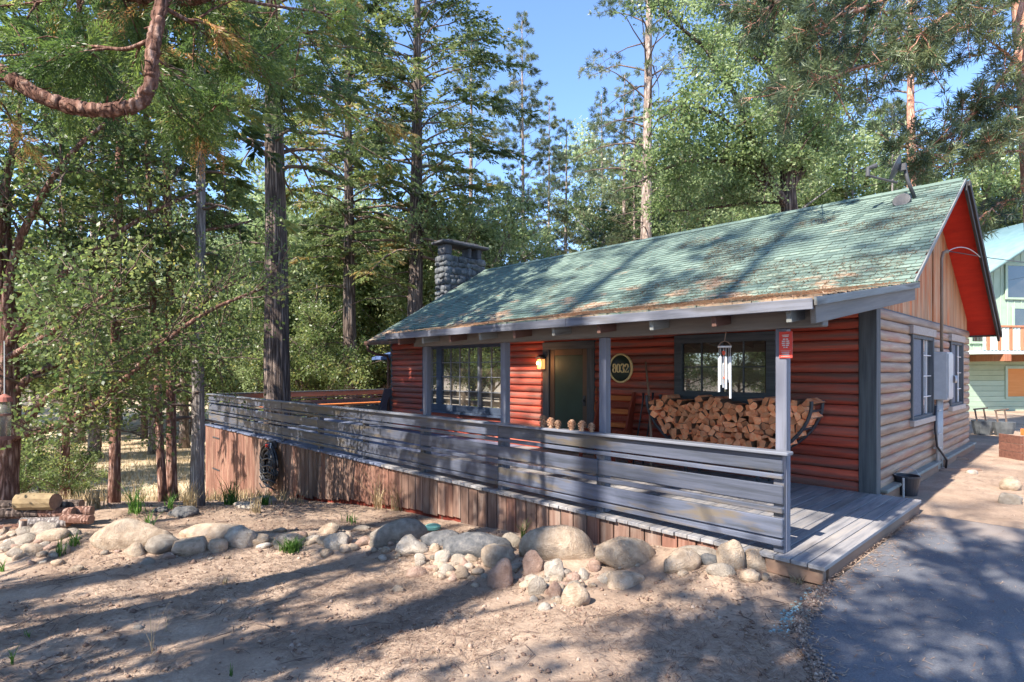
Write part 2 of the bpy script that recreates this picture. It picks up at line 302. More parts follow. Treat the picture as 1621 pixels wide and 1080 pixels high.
M['glass'] = glassmat('window_glass', (0.06, 0.045, 0.03), 0.30)
M['glass_dim'] = glassmat('dim_window_glass', (0.03, 0.022, 0.015), 0.13)
M['glass_dark'] = glassmat('dark_window_glass', (0.02, 0.017, 0.014), 0.02)
M['clear'] = None
m, nt, b = newmat('lantern_glass'); b.inputs['Base Color'].default_value = (0.9, 0.4, 0.15, 1); b.inputs['Emission Color'].default_value = (1, 0.36, 0.10, 1); b.inputs['Emission Strength'].default_value = 0.55; M['lamp'] = m
m, nt, b = newmat('lantern_bulb'); b.inputs['Emission Color'].default_value = (1, 0.62, 0.28, 1); b.inputs['Emission Strength'].default_value = 4; M['bulb'] = m
m, nt, b = newmat('clear_plastic'); b.inputs['Base Color'].default_value = (0.42, 0.40, 0.36, 1); b.inputs['Roughness'].default_value = 0.2; b.inputs['Transmission Weight'].default_value = 0.75; b.inputs['IOR'].default_value = 1.1; M['clear'] = m
# bark
def barkmat(name, cols, vs=(14, 14, 2.2), bump=0.9):
    m, nt, b = newmat(name); v = coords(nt, vs)
    vo = node(nt, 'ShaderNodeTexVoronoi', feature='DISTANCE_TO_EDGE'); vo.inputs['Scale'].default_value = 1.0
    nz = noise(nt, v, 2.0, 7, 0.7, 0.4)
    va = node(nt, 'ShaderNodeVectorMath', operation='ADD'); nt.links.new(v, va.inputs[0])
    sc = node(nt, 'ShaderNodeVectorMath', operation='SCALE'); sc.inputs['Scale'].default_value = 0.9
    cb = node(nt, 'ShaderNodeCombineXYZ'); [nt.links.new(nz, cb.inputs[i]) for i in range(3)]
    nt.links.new(cb.outputs[0], sc.inputs[0]); nt.links.new(sc.outputs[0], va.inputs[1]); nt.links.new(va.outputs[0], vo.inputs['Vector'])
    mu = node(nt, 'ShaderNodeMath', operation='MULTIPLY'); mu.inputs[1].default_value = 1.2; nt.links.new(vo.outputs['Distance'], mu.inputs[0])
    ad = node(nt, 'ShaderNodeMath', operation='ADD'); nt.links.new(mu.outputs[0], ad.inputs[0]); m2 = node(nt, 'ShaderNodeMath', operation='MULTIPLY'); m2.inputs[1].default_value = 0.6
    nt.links.new(nz, m2.inputs[0]); nt.links.new(m2.outputs[0], ad.inputs[1])
    c = ramp(nt, ad.outputs[0], [(0.22 + 0.5 * i / (len(cols) - 1), cc) for i, cc in enumerate(cols)])
    nt.links.new(c, b.inputs['Base Color']); b.inputs['Roughness'].default_value = 0.9; b.inputs['Specular IOR Level'].default_value = 0.15
    bp = node(nt, 'ShaderNodeBump'); bp.inputs['Strength'].default_value = bump; bp.inputs['Distance'].default_value = 0.04
    nt.links.new(ad.outputs[0], bp.inputs['Height']); nt.links.new(bp.outputs[0], b.inputs['Normal'])
    return m
M['bark_dark'] = barkmat('furrowed_dark_bark', [(0.030, 0.022, 0.019), (0.11, 0.082, 0.070), (0.28, 0.215, 0.18)], (13, 13, 0.8), 1.0)
M['bark_grey'] = barkmat('grey_ribbed_bark', [(0.10, 0.085, 0.08), (0.24, 0.21, 0.20), (0.40, 0.36, 0.34)], (22, 22, 1.8))
M['bark_red'] = barkmat('red_peeling_bark', [(0.09, 0.045, 0.035), (0.22, 0.115, 0.085), (0.44, 0.29, 0.235)], (20, 20, 3.0))
M['bark_pine'] = barkmat('plated_pine_bark', [(0.10, 0.075, 0.065), (0.30, 0.225, 0.185), (0.46, 0.38, 0.33)], (7, 7, 2.2))
M['bark_orange'] = barkmat('orange_pine_bark', [(0.25, 0.10, 0.06), (0.50, 0.25, 0.17), (0.58, 0.36, 0.27)], (7, 7, 2.2))
M['bark_branch'] = surf('thin_branch_bark', [(0.08, 0.055, 0.045), (0.20, 0.14, 0.11)], (8, 8, 8), 5, 0.9, 0.2, 0.004, 0.1)
# foliage
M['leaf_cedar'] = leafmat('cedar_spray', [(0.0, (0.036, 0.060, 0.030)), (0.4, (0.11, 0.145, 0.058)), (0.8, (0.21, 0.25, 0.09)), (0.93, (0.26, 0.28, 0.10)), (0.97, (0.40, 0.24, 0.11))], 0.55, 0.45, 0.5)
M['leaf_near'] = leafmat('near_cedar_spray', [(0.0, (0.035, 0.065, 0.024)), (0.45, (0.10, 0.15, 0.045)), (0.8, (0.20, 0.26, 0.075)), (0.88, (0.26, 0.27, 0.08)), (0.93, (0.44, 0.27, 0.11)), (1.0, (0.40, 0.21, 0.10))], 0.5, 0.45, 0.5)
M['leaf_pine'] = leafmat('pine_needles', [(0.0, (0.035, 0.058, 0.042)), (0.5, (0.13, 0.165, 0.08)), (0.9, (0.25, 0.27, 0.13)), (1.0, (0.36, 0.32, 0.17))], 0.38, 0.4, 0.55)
M['leaf_oak'] = leafmat('oak_leaf', [(0.0, (0.09, 0.13, 0.055)), (0.5, (0.20, 0.26, 0.105)), (1.0, (0.34, 0.40, 0.20))], 0.5, 0.4, 0.5)
M['leaf_under'] = leafmat('understory_leaf', [(0.0, (0.055, 0.09, 0.035)), (0.5, (0.15, 0.20, 0.072)), (0.9, (0.28, 0.32, 0.12)), (1.0, (0.38, 0.35, 0.12))], 0.55, 0.4, 0.5)
M['leaf_pale'] = leafmat('pale_bush_leaf', [(0.0, (0.13, 0.18, 0.075)), (0.5, (0.27, 0.34, 0.15)), (1.0, (0.42, 0.47, 0.27))], 0.5, 0.4, 0.5)
M['grass_dry'] = leafmat('dry_grass', [(0.0, (0.30, 0.22, 0.12)), (1.0, (0.52, 0.42, 0.26))], 0.3)
M['grass_green'] = leafmat('green_grass', [(0.0, (0.04, 0.10, 0.02)), (1.0, (0.13, 0.24, 0.05))], 0.4)
M['litter'] = leafmat('needle_litter', [(0.0, (0.13, 0.08, 0.06)), (0.5, (0.29, 0.19, 0.14)), (1.0, (0.50, 0.38, 0.29))], 0.1)

# ------------------------------------------------------------------ ground height
_cp = [(-18.6, 5.2, -2.45), (-14.94, 5.2, -1.62), (-11.32, 5.2, -1.1), (-9.72, 5.2, -.91), (-8.02, 5.2, -.72), (-6.98, 5.2, -.63), (-6.1, 5.2, -.55), (-5.33, 5.2, -.50),
       (-4, 5.1, -.36), (-2.63, 5.1, -.26), (-1.8, 4.9, -.19), (-9.9, 2.8, -.62), (-8.8, 3.4, -.62), (-7, 4.2, -.60), (-4.4, 4.0, -.44), (-3.4, 4.4, -.37), (-5, 0.3, -.36), (-3.5, 2.5, -.36), (-2.6, 2.6, -.24), (-2.4, 4.1, -.24),
       (-7.5, 1.1, -.52), (-9.5, 0.3, -.60), (-12, -1, -.75), (0, 0, -.12), (0, 4, -.16), (2, 8, -.15), (0, 10, -.14), (-1.5, 12, -.14), (-1.5, 16, -.14), (3, 16, -.12), (0, -10, -.1), (-8, -8, -.6), (6, 2, -.15), (8, 14, -.15),
       (-8, 16, -.4), (-14, 20, -1.4), (-19, 12, -2.5), (-5, 24, 0), (0, 26, -.05), (12, 30, .3), (-12, 10, -1.0), (-6, 10, -.3)]
for _px in (-250, 0, 150, 300): _cp += [tuple(dep(_px, 585, d)[:2]) + (z,) for d, z in ((14, -1.75), (20, -2.3), (28, -2.75), (38, -3.0), (55, -1.5), (80, 2.5))]
_cp += [tuple(dep(200, 585, 9.1)[:2]) + (-.61,), tuple(dep(60, 585, 8.9)[:2]) + (-.62,), tuple(dep(-150, 585, 9.5)[:2]) + (-.7,)]
for _px in (500, 700, 1000, 1400, 1700): _cp += [tuple(dep(_px, 585, d)[:2]) + (z,) for d, z in (((32, -2.8), (50, -2.2), (80, 1.5)) if _px < 800 else ((45, .6), (80, 4)))]
for _a in range(0, 360, 30): _cp.append((170 * math.cos(rad(_a)), 170 * math.sin(rad(_a)), 9.0 if 60 < _a < 200 else 1.0))
_CP = np.array(_cp)
def _phi(r2): return 0.5 * r2 * np.log(r2 + 1e-9)
_n = len(_CP); _S = 10.0; _X = _CP[:, :2] / _S
_K = _phi(((_X[:, None] - _X[None]) ** 2).sum(-1)) + 1e-3 * np.eye(_n); _P = np.c_[np.ones(_n), _X]
_A = np.block([[_K, _P], [_P.T, np.zeros((3, 3))]]); _sol = np.linalg.solve(_A, np.r_[_CP[:, 2], 0, 0, 0])
_LANE = np.array([(-10.4, -.2), (-9.89, 0.3), (-9.11, 0.62), (-8.84, 0.96), (-8.08, 1.56), (-7.68, 2.15), (-7.2, 2.73), (-6.55, 3.33), (-6.08, 3.76), (-5.19, 3.86), (-4.52, 4.04), (-4.02, 4.19), (-3.72, 4.33), (-3.49, 4.65), (-3.11, 4.97), (-2.6, 5.15)])
ASZ = -0.13
def west(y): return np.interp(y, [-20, 0, 2.5, 3.43, 4.11, 4.7, 5.1, 8.6], [-0.6, -0.9, -1.05, -1.13, -1.50, -1.60, -1.615, -1.615])
def ground(x, y):
    x = np.asarray(x, float); y = np.asarray(y, float); sh = x.shape; q = np.c_[x.ravel(), y.ravel()]; z = np.empty(len(q))
    for i in range(0, len(q), 20000):
        p = q[i:i + 20000] / _S; d2 = ((p[:, None] - _X[None]) ** 2).sum(-1)
        z[i:i + 20000] = _phi(d2) @ _sol[:_n] + _sol[_n] + p @ _sol[_n + 1:]
    z = z.reshape(sh)
    if x.ndim and len(q) > 0:
        dm = np.full(len(q), 9.0)
        sel = (q[:, 0] > -11) & (q[:, 0] < -1.2) & (q[:, 1] > -1) & (q[:, 1] < 7); qq = q[sel]; dd = np.full(len(qq), 9.0)
        for a, b_ in zip(_LANE[:-1], _LANE[1:]):
            ab = b_ - a; t = np.clip(((qq - a) @ ab) / (ab @ ab), 0, 1); dd = np.minimum(dd, np.hypot(*(qq - a - t[:, None] * ab).T))
        dm[sel] = dd; z = z + (.125 * np.exp(-(dm / .48) ** 2)).reshape(sh)
    nr = np.clip(1 - np.hypot(x, y) / 40, 0.0, 1)
    z = z + nr * (0.05 * (vnoise(x * 1.3, y * 1.3, 3) - .5) + 0.03 * (vnoise(x * 4, y * 4, 4) - .5))
    # the driveway is graded flat
    e = np.minimum(x - west(y), 8.4 - y); k = np.clip((e + 0.12) / 0.35, 0, 1); k = np.where(x > 8, k * np.clip((12 - x) / 4, 0, 1), k)
    return z * (1 - k) + (ASZ - 0.03) * k
def hit(px, py, dmin=2.0, dmax=150):
    d = np.concatenate([np.arange(dmin, 20, 0.02), np.arange(20, dmax, 0.2)]); r = ray(px, py)
    P = CP + d[:, None] * r / F; below = P[:, 2] < ground(P[:, 0], P[:, 1])
    i = int(np.argmax(below)) if below.any() else len(d) - 1
    return P[i], d[i]
def gz(x, y): return float(ground(np.array([x]), np.array([y]))[0])

def axisvals(a, b, step, out, g=1.16):
    c = list(np.arange(a, b, step)); s = step; v = a
    lo = []
    while v > -out: s *= g; v -= s; lo.append(v)
    s = step; v = b; hi = []
    while v < out: s *= g; v += s; hi.append(v)
    return np.array(lo[::-1] + c + hi)
gx = axisvals(-13, 1.5, 0.05, 420); gy = axisvals(-0.5, 8.8, 0.05, 420)
GX, GY = np.meshgrid(gx, gy, indexing='ij'); GZ = ground(GX, GY)
near = np.clip(1 - np.hypot(GX + 4, GY - 2) / 14, 0, 1); soil = (GX < west(GY) - 0.05) | (GY > 8.45)
GZ += near * soil * (0.020 * (vnoise(GX * 9, GY * 9, 5) - .5) + 0.014 * (vnoise(GX * 17, GY * 17, 6) - .5))
nx, ny = len(gx), len(gy)
ii = np.arange(nx - 1)[:, None] * ny; jj = np.arange(ny - 1)[None]
GF = np.stack([ii + jj, ii + ny + jj, ii + ny + jj + 1, ii + jj + 1], -1).reshape(-1, 4)
# soil: reddish dust, grey needle duff, pale dry meadow further off
m, nt, b = newmat('forest_soil'); v = coords(nt, (1, 1, 1), True)
n1 = noise(nt, v, 0.9, 8, 0.65); n2 = noise(nt, v, 5.0, 8, 0.78); n3 = noise(nt, v, 38, 4, 0.75)
c1 = ramp(nt, n1, [(0.36, (0.14, 0.105, 0.08)), (0.46, (0.34, 0.245, 0.175)), (0.62, (0.54, 0.41, 0.305))])
c2 = ramp(nt, n2, [(0.3, (0.22, 0.16, 0.12)), (0.7, (0.54, 0.405, 0.31))]); c = mixc(nt, 0.5, c1, c2)
c = mixc(nt, ramp(nt, n3, [(0.35, (0, 0, 0)), (0.62, (0.55, 0.55, 0.55))]), c, (0.24, 0.165, 0.125))
sx = node(nt, 'ShaderNodeSeparateXYZ'); g = node(nt, 'ShaderNodeNewGeometry'); nt.links.new(g.outputs['Position'], sx.inputs[0])
mr = node(nt, 'ShaderNodeMapRange'); mr.inputs[1].default_value = -1.0; mr.inputs[2].default_value = -2.0; nt.links.new(sx.outputs[2], mr.inputs[0])
n4 = noise(nt, v, 0.35, 5, 0.6); mea = ramp(nt, n4, [(0.35, (0.40, 0.30, 0.20)), (0.6, (0.60, 0.48, 0.33)), (0.75, (0.52, 0.46, 0.30))])
c = mixc(nt, mr.outputs[0], c, mea)
nt.links.new(c, b.inputs['Base Color']); b.inputs['Roughness'].default_value = 0.95; b.inputs['Specular IOR Level'].default_value = 0.1
bp = node(nt, 'ShaderNodeBump'); bp.inputs['Strength'].default_value = 0.7; bp.inputs['Distance'].default_value = 0.02; ad = node(nt, 'ShaderNodeMath', operation='ADD')
nt.links.new(n2, ad.inputs[0]); nt.links.new(n3, ad.inputs[1]); nt.links.new(ad.outputs[0], bp.inputs['Height']); nt.links.new(bp.outputs[0], b.inputs['Normal'])
M['soil'] = m
tag(link('ground', npmesh('ground', np.stack([GX, GY, GZ], -1).reshape(-1, 3), GF, m, True)), kind='structure')
# asphalt driveway
m, nt, b = newmat('asphalt'); v = coords(nt, (1, 1, 1), True); n1 = noise(nt, v, 1.4, 6, 0.6); n3 = noise(nt, v, 85, 3, 0.8)
c = ramp(nt, n1, [(0.25, (0.055, 0.058, 0.07)), (0.5, (0.09, 0.094, 0.11)), (0.75, (0.125, 0.128, 0.145))]); c = mixc(nt, ramp(nt, n3, [(0.4, (0, 0, 0)), (0.75, (0.7, 0.7, 0.7))]), c, (0.24, 0.24, 0.25))
dn = noise(nt, v, 3.0, 6, 0.7)
sy = node(nt, 'ShaderNodeSeparateXYZ'); g = node(nt, 'ShaderNodeNewGeometry'); nt.links.new(g.outputs['Position'], sy.inputs[0])
a1 = node(nt, 'ShaderNodeMapRange'); a1.inputs[1].default_value = 7.2; a1.inputs[2].default_value = 8.5; nt.links.new(sy.outputs[1], a1.inputs[0])
m1 = node(nt, 'ShaderNodeMath', operation='ADD'); nt.links.new(a1.outputs[0], m1.inputs[0]); nt.links.new(dn, m1.inputs[1])
c = mixc(nt, ramp(nt, m1.outputs[0], [(0.72, (0, 0, 0)), (1.2, (0.6, 0.6, 0.6))]), c, (0.34, 0.27, 0.22))
nt.links.new(c, b.inputs['Base Color']); b.inputs['Roughness'].default_value = 0.62; b.inputs['Specular IOR Level'].default_value = 0.5
bp = node(nt, 'ShaderNodeBump'); bp.inputs['Strength'].default_value = 0.6; bp.inputs['Distance'].default_value = 0.006; nt.links.new(n3, bp.inputs['Height']); nt.links.new(bp.outputs[0], b.inputs['Normal'])
M['asphalt'] = m
ay = np.concatenate([np.arange(-25, 2, 1.0), np.arange(2, 8.42, 0.04)]); ax = np.concatenate([np.arange(0, 1, 0.05), np.arange(1, 12, 0.25)])
AY, AX = np.meshgrid(ay, ax, indexing='ij'); edge = west(AY) + np.where(AY < 4.95, 0.10, 0.0) * (vnoise(AY * 6, AY * 0 + 1, 8) - .5) + np.where(AY < 4.95, 0.05, 0) * (vnoise(AY * 21, AY * 0, 9) - .5)
XX = edge + AX; YY = np.minimum(AY, 8.40 + 0.14 * (vnoise(XX * 3, XX * 0, 10) - .5)); ZZ = ASZ + 0.006 * (vnoise(XX * 2, YY * 2, 11) - .5)
ZZ[:, 0] -= 0.05; ZZ[-1] -= 0.05
k = len(ax); ii = np.arange(len(ay) - 1)[:, None] * k; jj = np.arange(k - 1)[None]
tag(link('driveway', npmesh('driveway', np.stack([XX, YY, ZZ], -1).reshape(-1, 3), np.stack([ii + jj, ii + jj + 1, ii + k + jj + 1, ii + k + jj], -1).reshape(-1, 4), M['asphalt'], True)), kind='structure')

# ------------------------------------------------------------------ the cabin
WX0, WX1, WY, WB = -13.83, -2.15, 8.59, 15.87       # wall faces
WT = 2.46                                            # top of the logs
cabin = empty('log_cabin', (-8, 12.2, 0), 0, 'low red log-sided cabin with green shingle roof and long covered porch', 'cabin')
def P(o):                                            # keep world coordinates under the cabin Empty
    o.location = Vector(o.location) - Vector((-8, 12.2, 0)); return o
class Sub:
    pass
def cb(*a, **k): return P(box(*a, parent=cabin, **k))
# backing walls
backing = surf('dark_wall_backing', [(0.05, 0.025, 0.02), (0.08, 0.04, 0.03)], (4, 4, 4), rand=0, bump=0)
mb = MB(); mb.box((WX0, WY + .02, -0.3), (WX1 - .02, WB, WT + 0.3)); P(mb.obj('wall', backing, cabin))
COURSE = 0.1455
OPEN = [(-12.28, -9.10, 0.60, 2.30), (-8.0, -6.68, -0.1, 2.19), (-5.0, -3.36, 1.10, 2.20)]
def logseg(x0, x1, z0, h, mat_, face='y', off=0.0):
    bul = .048 if face == 'y' else .036
    """one half-round log course; bulges out of the wall"""
    n = 7; A = np.linspace(0, math.pi, n); prof = [(-(0.012 + bul * math.sin(a) ** 0.8), h * 0.5 * (1 - math.cos(a))) for a in A]
    k = max(2, int(abs(x1 - x0) / 0.35)); xs = np.linspace(0, x1 - x0, k); r = np.random.default_rng(int(abs(x0 * 91 + z0 * 777)) + 1)
    wob = 0.004 * r.standard_normal((k, n)); wob[:, 0] = wob[:, -1] = 0
    V = []
    for i, x in enumerate(xs):
        for j, (d, z) in enumerate(prof):
            V.append((x, d - 0.5 * abs(wob[i, j]), z) if face == 'y' else (-(d - 0.5 * abs(wob[i, j])), x, z))
    V = np.array(V); ii = np.arange(k - 1)[:, None] * n; jj = np.arange(n - 1)[None]
    Fc = np.stack([ii + jj, ii + n + jj, ii + n + jj + 1, ii + jj + 1], -1).reshape(-1, 4)
    if face == 'x': Fc = Fc[:, ::-1]
    me = npmesh('log', V, Fc, mat_, True)
    loc = (x0, WY, z0) if face == 'y' else (WX1, x0, z0)
    return P(link('log', me, cabin, loc))
rl = random.Random(3)
for c in range(17):
    z0 = -0.02 + c * COURSE; z1 = z0 + COURSE; zc = (z0 + z1) / 2
    cuts = sorted([(a, b) for a, b, lo, hi in OPEN if lo < zc < hi]); x = WX0
    segs = []
    for a, b_ in cuts: segs.append((x, a)); x = b_
    segs.append((x, WX1 - 0.1))
    for s0, s1 in segs:
        if s1 - s0 > 5.0:
            j = s0 + (s1 - s0) * rl.uniform(0.35, 0.65); parts = [(s0, j - .004), (j + .004, s1)]
        else: parts = [(s0, s1)]
        for q0, q1 in parts:
            if q1 - q0 > 0.05: logseg(q0, q1, z0, COURSE - 0.004, M['log_red'])
SOPEN = [(10.50, 12.06, 0.82, 2.20), (13.60, 14.95, 0.90, 2.20)]
for c in range(17):
    z0 = -0.02 + c * COURSE; zc = z0 + COURSE / 2; x = WY + 0.1
    for a, b_ in [(a, b) for a, b, lo, hi in SOPEN if lo < zc < hi]: logseg(x, a, z0, COURSE - 0.004, M['log_side'], 'x'); x = b_
    logseg(x, WB - .02, z0, COURSE - 0.004, M['log_side'], 'x')
cb('corner_board', (WX1 - 0.135, WY - 0.075, -0.04), (WX1 + 0.075, WY + 0.12, WT), M['trim'], bev=0.008)
cb('corner_board', (WX0 - 0.03, WY - 0.06, -0.04), (WX0 + 0.06, WY + 0.1, WT), M['trim'])
# footing along the side wall
for y0, y1 in ((8.74, 12.25), (12.75, 16.0)):
    cb('footing_board', (WX1 + .02, y0, -0.34), (WX1 + 0.12, y1, -0.02), M['footing_brown']); cb('footing_ledge', (WX1 + .02, y0, -0.017), (WX1 + 0.15, y1, 0.03), M['concrete'], bev=0.012)
# roof geometry
RY, RZ = 12.23, 4.85; PIT = 0.577; RX0, RX1 = -14.1, -1.70
def mz(Y): return RZ - PIT * abs(RY - Y)
BR = 8.5; EY = 4.87; EZ = 2.19; PX0, PX1 = -8.0, -1.62
def pz(Y): return EZ + (mz(BR) - EZ) * (Y - EY) / (BR - EY)
def slab(name, pts, th, m):
    """sloping slab: pts are its upper corners"""
    V = np.array(pts + [(x, y, z - th) for x, y, z in pts]); n = len(pts)
    bm = bmesh.new(); vs = [bm.verts.new(v) for v in V]; bm.faces.new(vs[:n]); bm.faces.new(vs[n:][::-1])
    for i in range(n): j = (i + 1) % n; bm.faces.new((vs[j], vs[i], vs[n + i], vs[n + j]))
    return P(bmobj(name, bm, m, cabin))
MEY = 8.02
slab('roof', [(RX0, MEY, mz(MEY)), (PX0, MEY, mz(MEY)), (PX0, BR, mz(BR)), (RX1, BR, mz(BR)), (RX1, RY, RZ), (RX0, RY, RZ)], 0.09, M['soffit_red'])
slab('roof', [(RX0, RY, RZ), (RX1, RY, RZ), (RX1, 16.35, mz(16.35)), (RX0, 16.35, mz(16.35))], 0.09, M['soffit_red'])
slab('porch_roof', [(PX0, EY, EZ), (PX1, EY, EZ), (PX1, BR, pz(BR)), (PX0, BR, pz(BR))], 0.05, M['ceiling'])
# shingles: every tab is real geometry, one stuff mesh
m, nt, b = newmat('green_shingle'); at = node(nt, 'ShaderNodeAttribute', attribute_name='tint'); v = coords(nt, (1, 1, 1), True)
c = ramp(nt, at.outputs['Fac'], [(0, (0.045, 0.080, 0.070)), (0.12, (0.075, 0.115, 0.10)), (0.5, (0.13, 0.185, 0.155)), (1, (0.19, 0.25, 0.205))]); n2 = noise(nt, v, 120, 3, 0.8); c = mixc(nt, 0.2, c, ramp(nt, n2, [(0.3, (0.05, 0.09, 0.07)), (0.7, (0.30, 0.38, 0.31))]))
n5 = noise(nt, coords(nt, (0.9, 1.5, 1.5), True), 1.3, 7, 0.72); sp = node(nt, 'ShaderNodeSeparateXYZ'); g = node(nt, 'ShaderNodeNewGeometry'); nt.links.new(g.outputs['Position'], sp.inputs[0])
mr = node(nt, 'ShaderNodeMapRange'); mr.inputs[1].default_value = 3.6; mr.inputs[2].default_value = 2.2; mr.inputs[3].default_value = -0.02; mr.inputs[4].default_value = 0.19; nt.links.new(sp.outputs[2], mr.inputs[0])
ad = node(nt, 'ShaderNodeMath', operation='ADD'); nt.links.new(n5, ad.inputs[0]); nt.links.new(mr.outputs[0], ad.inputs[1])
c = mixc(nt, ramp(nt, ad.outputs[0], [(0.60, (0, 0, 0)), (0.70, (0.85, 0.85, 0.85))]), c, (0.40, 0.25, 0.16))
nt.links.new(c, b.inputs['Base Color']); b.inputs['Roughness'].default_value = 0.85
bp = node(nt, 'ShaderNodeBump'); bp.inputs['Strength'].default_value = 0.3; bp.inputs['Distance'].default_value = 0.004; nt.links.new(n2, bp.inputs['Height']); nt.links.new(bp.outputs[0], b.inputs['Normal'])
M['shingle'] = m
def shingles(x0, x1, ya, yb, zf, seed):
    """courses of three-tab shingles running up from y=ya to y=yb over height function zf"""
    r = np.random.default_rng(seed); mb = MB(); dy = np.sign(yb - ya); sl = math.hypot(1, (zf(yb) - zf(ya)) / (yb - ya)); step = 0.125 / sl; y = ya; row = 0
    nrm = np.array([0, -(zf(yb) - zf(ya)) / (yb - ya), 1.0]); nrm /= np.linalg.norm(nrm)
    while (yb - y) * dy > 0.01:
        y2 = y + dy * step * 1.25
        if (y2 - yb) * dy > 0: y2 = yb
        x = x0 - (0.1 if row % 2 else 0)
        while x < x1:
            xe = min(x + 0.196 * (1 + .25 * math.sin(x * 37 + row * 5)), x1); xs = max(x, x0)
            if xe - xs > 0.02:
                j = r.uniform(-0.006, 0.006); lift = 0.014 + r.uniform(0, 0.009)
                a = np.array([xs, y + j, zf(y + j)]); b_ = np.array([xe, y + j, zf(y + j)]); c_ = np.array([xe, y2, zf(y2)]); d_ = np.array([xs, y2, zf(y2)])
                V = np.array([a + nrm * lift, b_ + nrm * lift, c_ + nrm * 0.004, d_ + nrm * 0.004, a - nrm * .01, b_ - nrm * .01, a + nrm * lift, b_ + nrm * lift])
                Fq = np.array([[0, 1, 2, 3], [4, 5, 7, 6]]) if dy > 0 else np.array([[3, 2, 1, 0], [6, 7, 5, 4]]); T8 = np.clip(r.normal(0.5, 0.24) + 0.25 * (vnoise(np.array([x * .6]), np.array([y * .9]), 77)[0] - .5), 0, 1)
                mb.add(V, Fq, np.array([T8] * 4 + [.10] * 4))  # dark butt edges; their tint also stands in for course shadow lines
            x = xe + 0.006
        y += dy * step; row += 1
    return mb
for args in ((RX0 - .03, RX1 + .02, MEY - .02, RY, mz, 1), (RX0 - .03, RX1 + .02, 16.37, RY, mz, 2)):
    if args[5] == 1:
        # above the porch the main slope starts at the break line
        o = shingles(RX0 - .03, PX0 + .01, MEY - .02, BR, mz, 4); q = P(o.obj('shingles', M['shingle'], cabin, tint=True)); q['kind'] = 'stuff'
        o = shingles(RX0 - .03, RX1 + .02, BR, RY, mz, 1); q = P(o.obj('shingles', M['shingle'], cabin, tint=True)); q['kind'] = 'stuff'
    else:
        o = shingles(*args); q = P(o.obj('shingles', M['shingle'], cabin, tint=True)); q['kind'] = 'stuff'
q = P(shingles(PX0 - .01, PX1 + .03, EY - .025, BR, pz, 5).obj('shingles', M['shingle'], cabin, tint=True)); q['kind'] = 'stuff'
mb = MB()
for i in range(42):
    x = RX0 + i * 0.295
    for s in (-1, 1):
        mb.add([[x, RY, RZ + .035 + .004 * (i % 2)], [x + .30, RY, RZ + .035 + .004 * (i % 2)], [x + .30, RY + s * .14, RZ - .05], [x, RY + s * .14, RZ - .05]], [[0, 1, 2, 3]] if s < 0 else [[3, 2, 1, 0]], 0.3 + 0.4 * random.random())
P(mb.obj('ridge_cap', M['shingle'], cabin, tint=True))['kind'] = 'stuff'
# front fascia in two lengths, rake boards
def cbeam(*a, **k): return P(beam(*a, parent=cabin, **k))
cbeam('fascia', (PX0 - .02, EY - .02, EZ - .046), (-4.2, EY - .02, EZ - .046), 0.025, 0.092, M['fascia']); cbeam('fascia', (-4.197, EY - .02, EZ - .046), (PX1 + .0, EY - .02, EZ - .046), 0.025, 0.092, M['fascia'])
cbeam('rake_board', (PX1 + .02, EY - .03, EZ - .03), (PX1 + .02, BR - .1, pz(BR - .1) - .03), 0.024, 0.07, M['fascia_y'])
cbeam('rake_board', (PX1 - .04, EY + .10, pz(EY + .10) - .135), (PX1 - .04, BR - .1, pz(BR - .1) - .135), 0.045, 0.15, M['beamm'])
cbeam('rake_board', (RX1 + .03, BR - .12, mz(BR - .12) - .02), (RX1 + .03, RY, RZ - .02), 0.02, 0.055, M['fascia_y'])
cbeam('barge_board', (RX1 + .035, RY - .02, RZ - .12), (RX1 + .035, 16.40, mz(16.40) - .12), 0.04, 0.21, M['barge'])
cbeam('barge_board', (RX1 + .075, RY + .02, RZ - .07), (RX1 + .075, 16.42, mz(16.42) - .06), 0.03, 0.12, M['barge'])
cbeam('rake_board', (RX0 - .02, MEY - .02, mz(MEY) - .06), (RX0 - .02, RY, RZ - .06), 0.03, 0.12, M['trim_x'])
cbeam('rake_board', (PX0 - .015, EY, EZ - .06), (PX0 - .015, BR, pz(BR) - .06), 0.03, 0.11, M['trim_x'])
cb('fascia', (RX0, 16.352, mz(16.35) - .13), (RX1, 16.38, mz(16.35) - .01), M['trim_x'])
# gutter and downspout on the far corner
mb = MB(); gy0 = MEY - .02; gzv = mz(MEY) - .05
mb.box((RX0 - .05, gy0 - .11, gzv - .07), (-8.1, gy0 - .095, gzv + .02)); mb.box((RX0 - .05, gy0 - .11, gzv - .085), (-8.1, gy0, gzv - .07)); mb.box((RX0 - .05, gy0 - .015, gzv - .07), (-8.1, gy0, gzv + .02)); mb.box((RX0 - .065, gy0 - .11, gzv - .085), (RX0 - .05, gy0, gzv + .02))
P(mb.obj('gutter', M['gutter'], cabin))
mb = MB(); mb.tube([(-14.05, gy0 - .06, gzv - .08), (-14.05, gy0 - .06, gzv - .22), (-14.0, 8.2, gzv - .34), (-13.9, 8.45, gzv - .36), (-13.88, 8.48, gzv - .5), (-13.88, 8.48, 0.1)], [.04] * 6, 8)
P(mb.obj('downspout', M['gutter'], cabin, smooth=True))
# rafters under the porch roof
for i in range(10):
    x = -7.72 + i * 0.655
    cbeam('rafter', (x, EY + .03, EZ - .118), (x, BR, pz(BR) - .118), 0.045, 0.13, M['fascia_y' if i % 2 else 'ceiling'])
cb('porch_beam', (-7.75, 5.20, 1.985), (-1.66, 5.34, 2.15), M['beamm'], bev=0.01)
for x in (-7.47, -5.65, -3.98, -2.01):
    o = cb('porch_post', (x - .048, 5.22, 0.0), (x + .048, 5.318, 1.983), M['post'], bev=0.006)
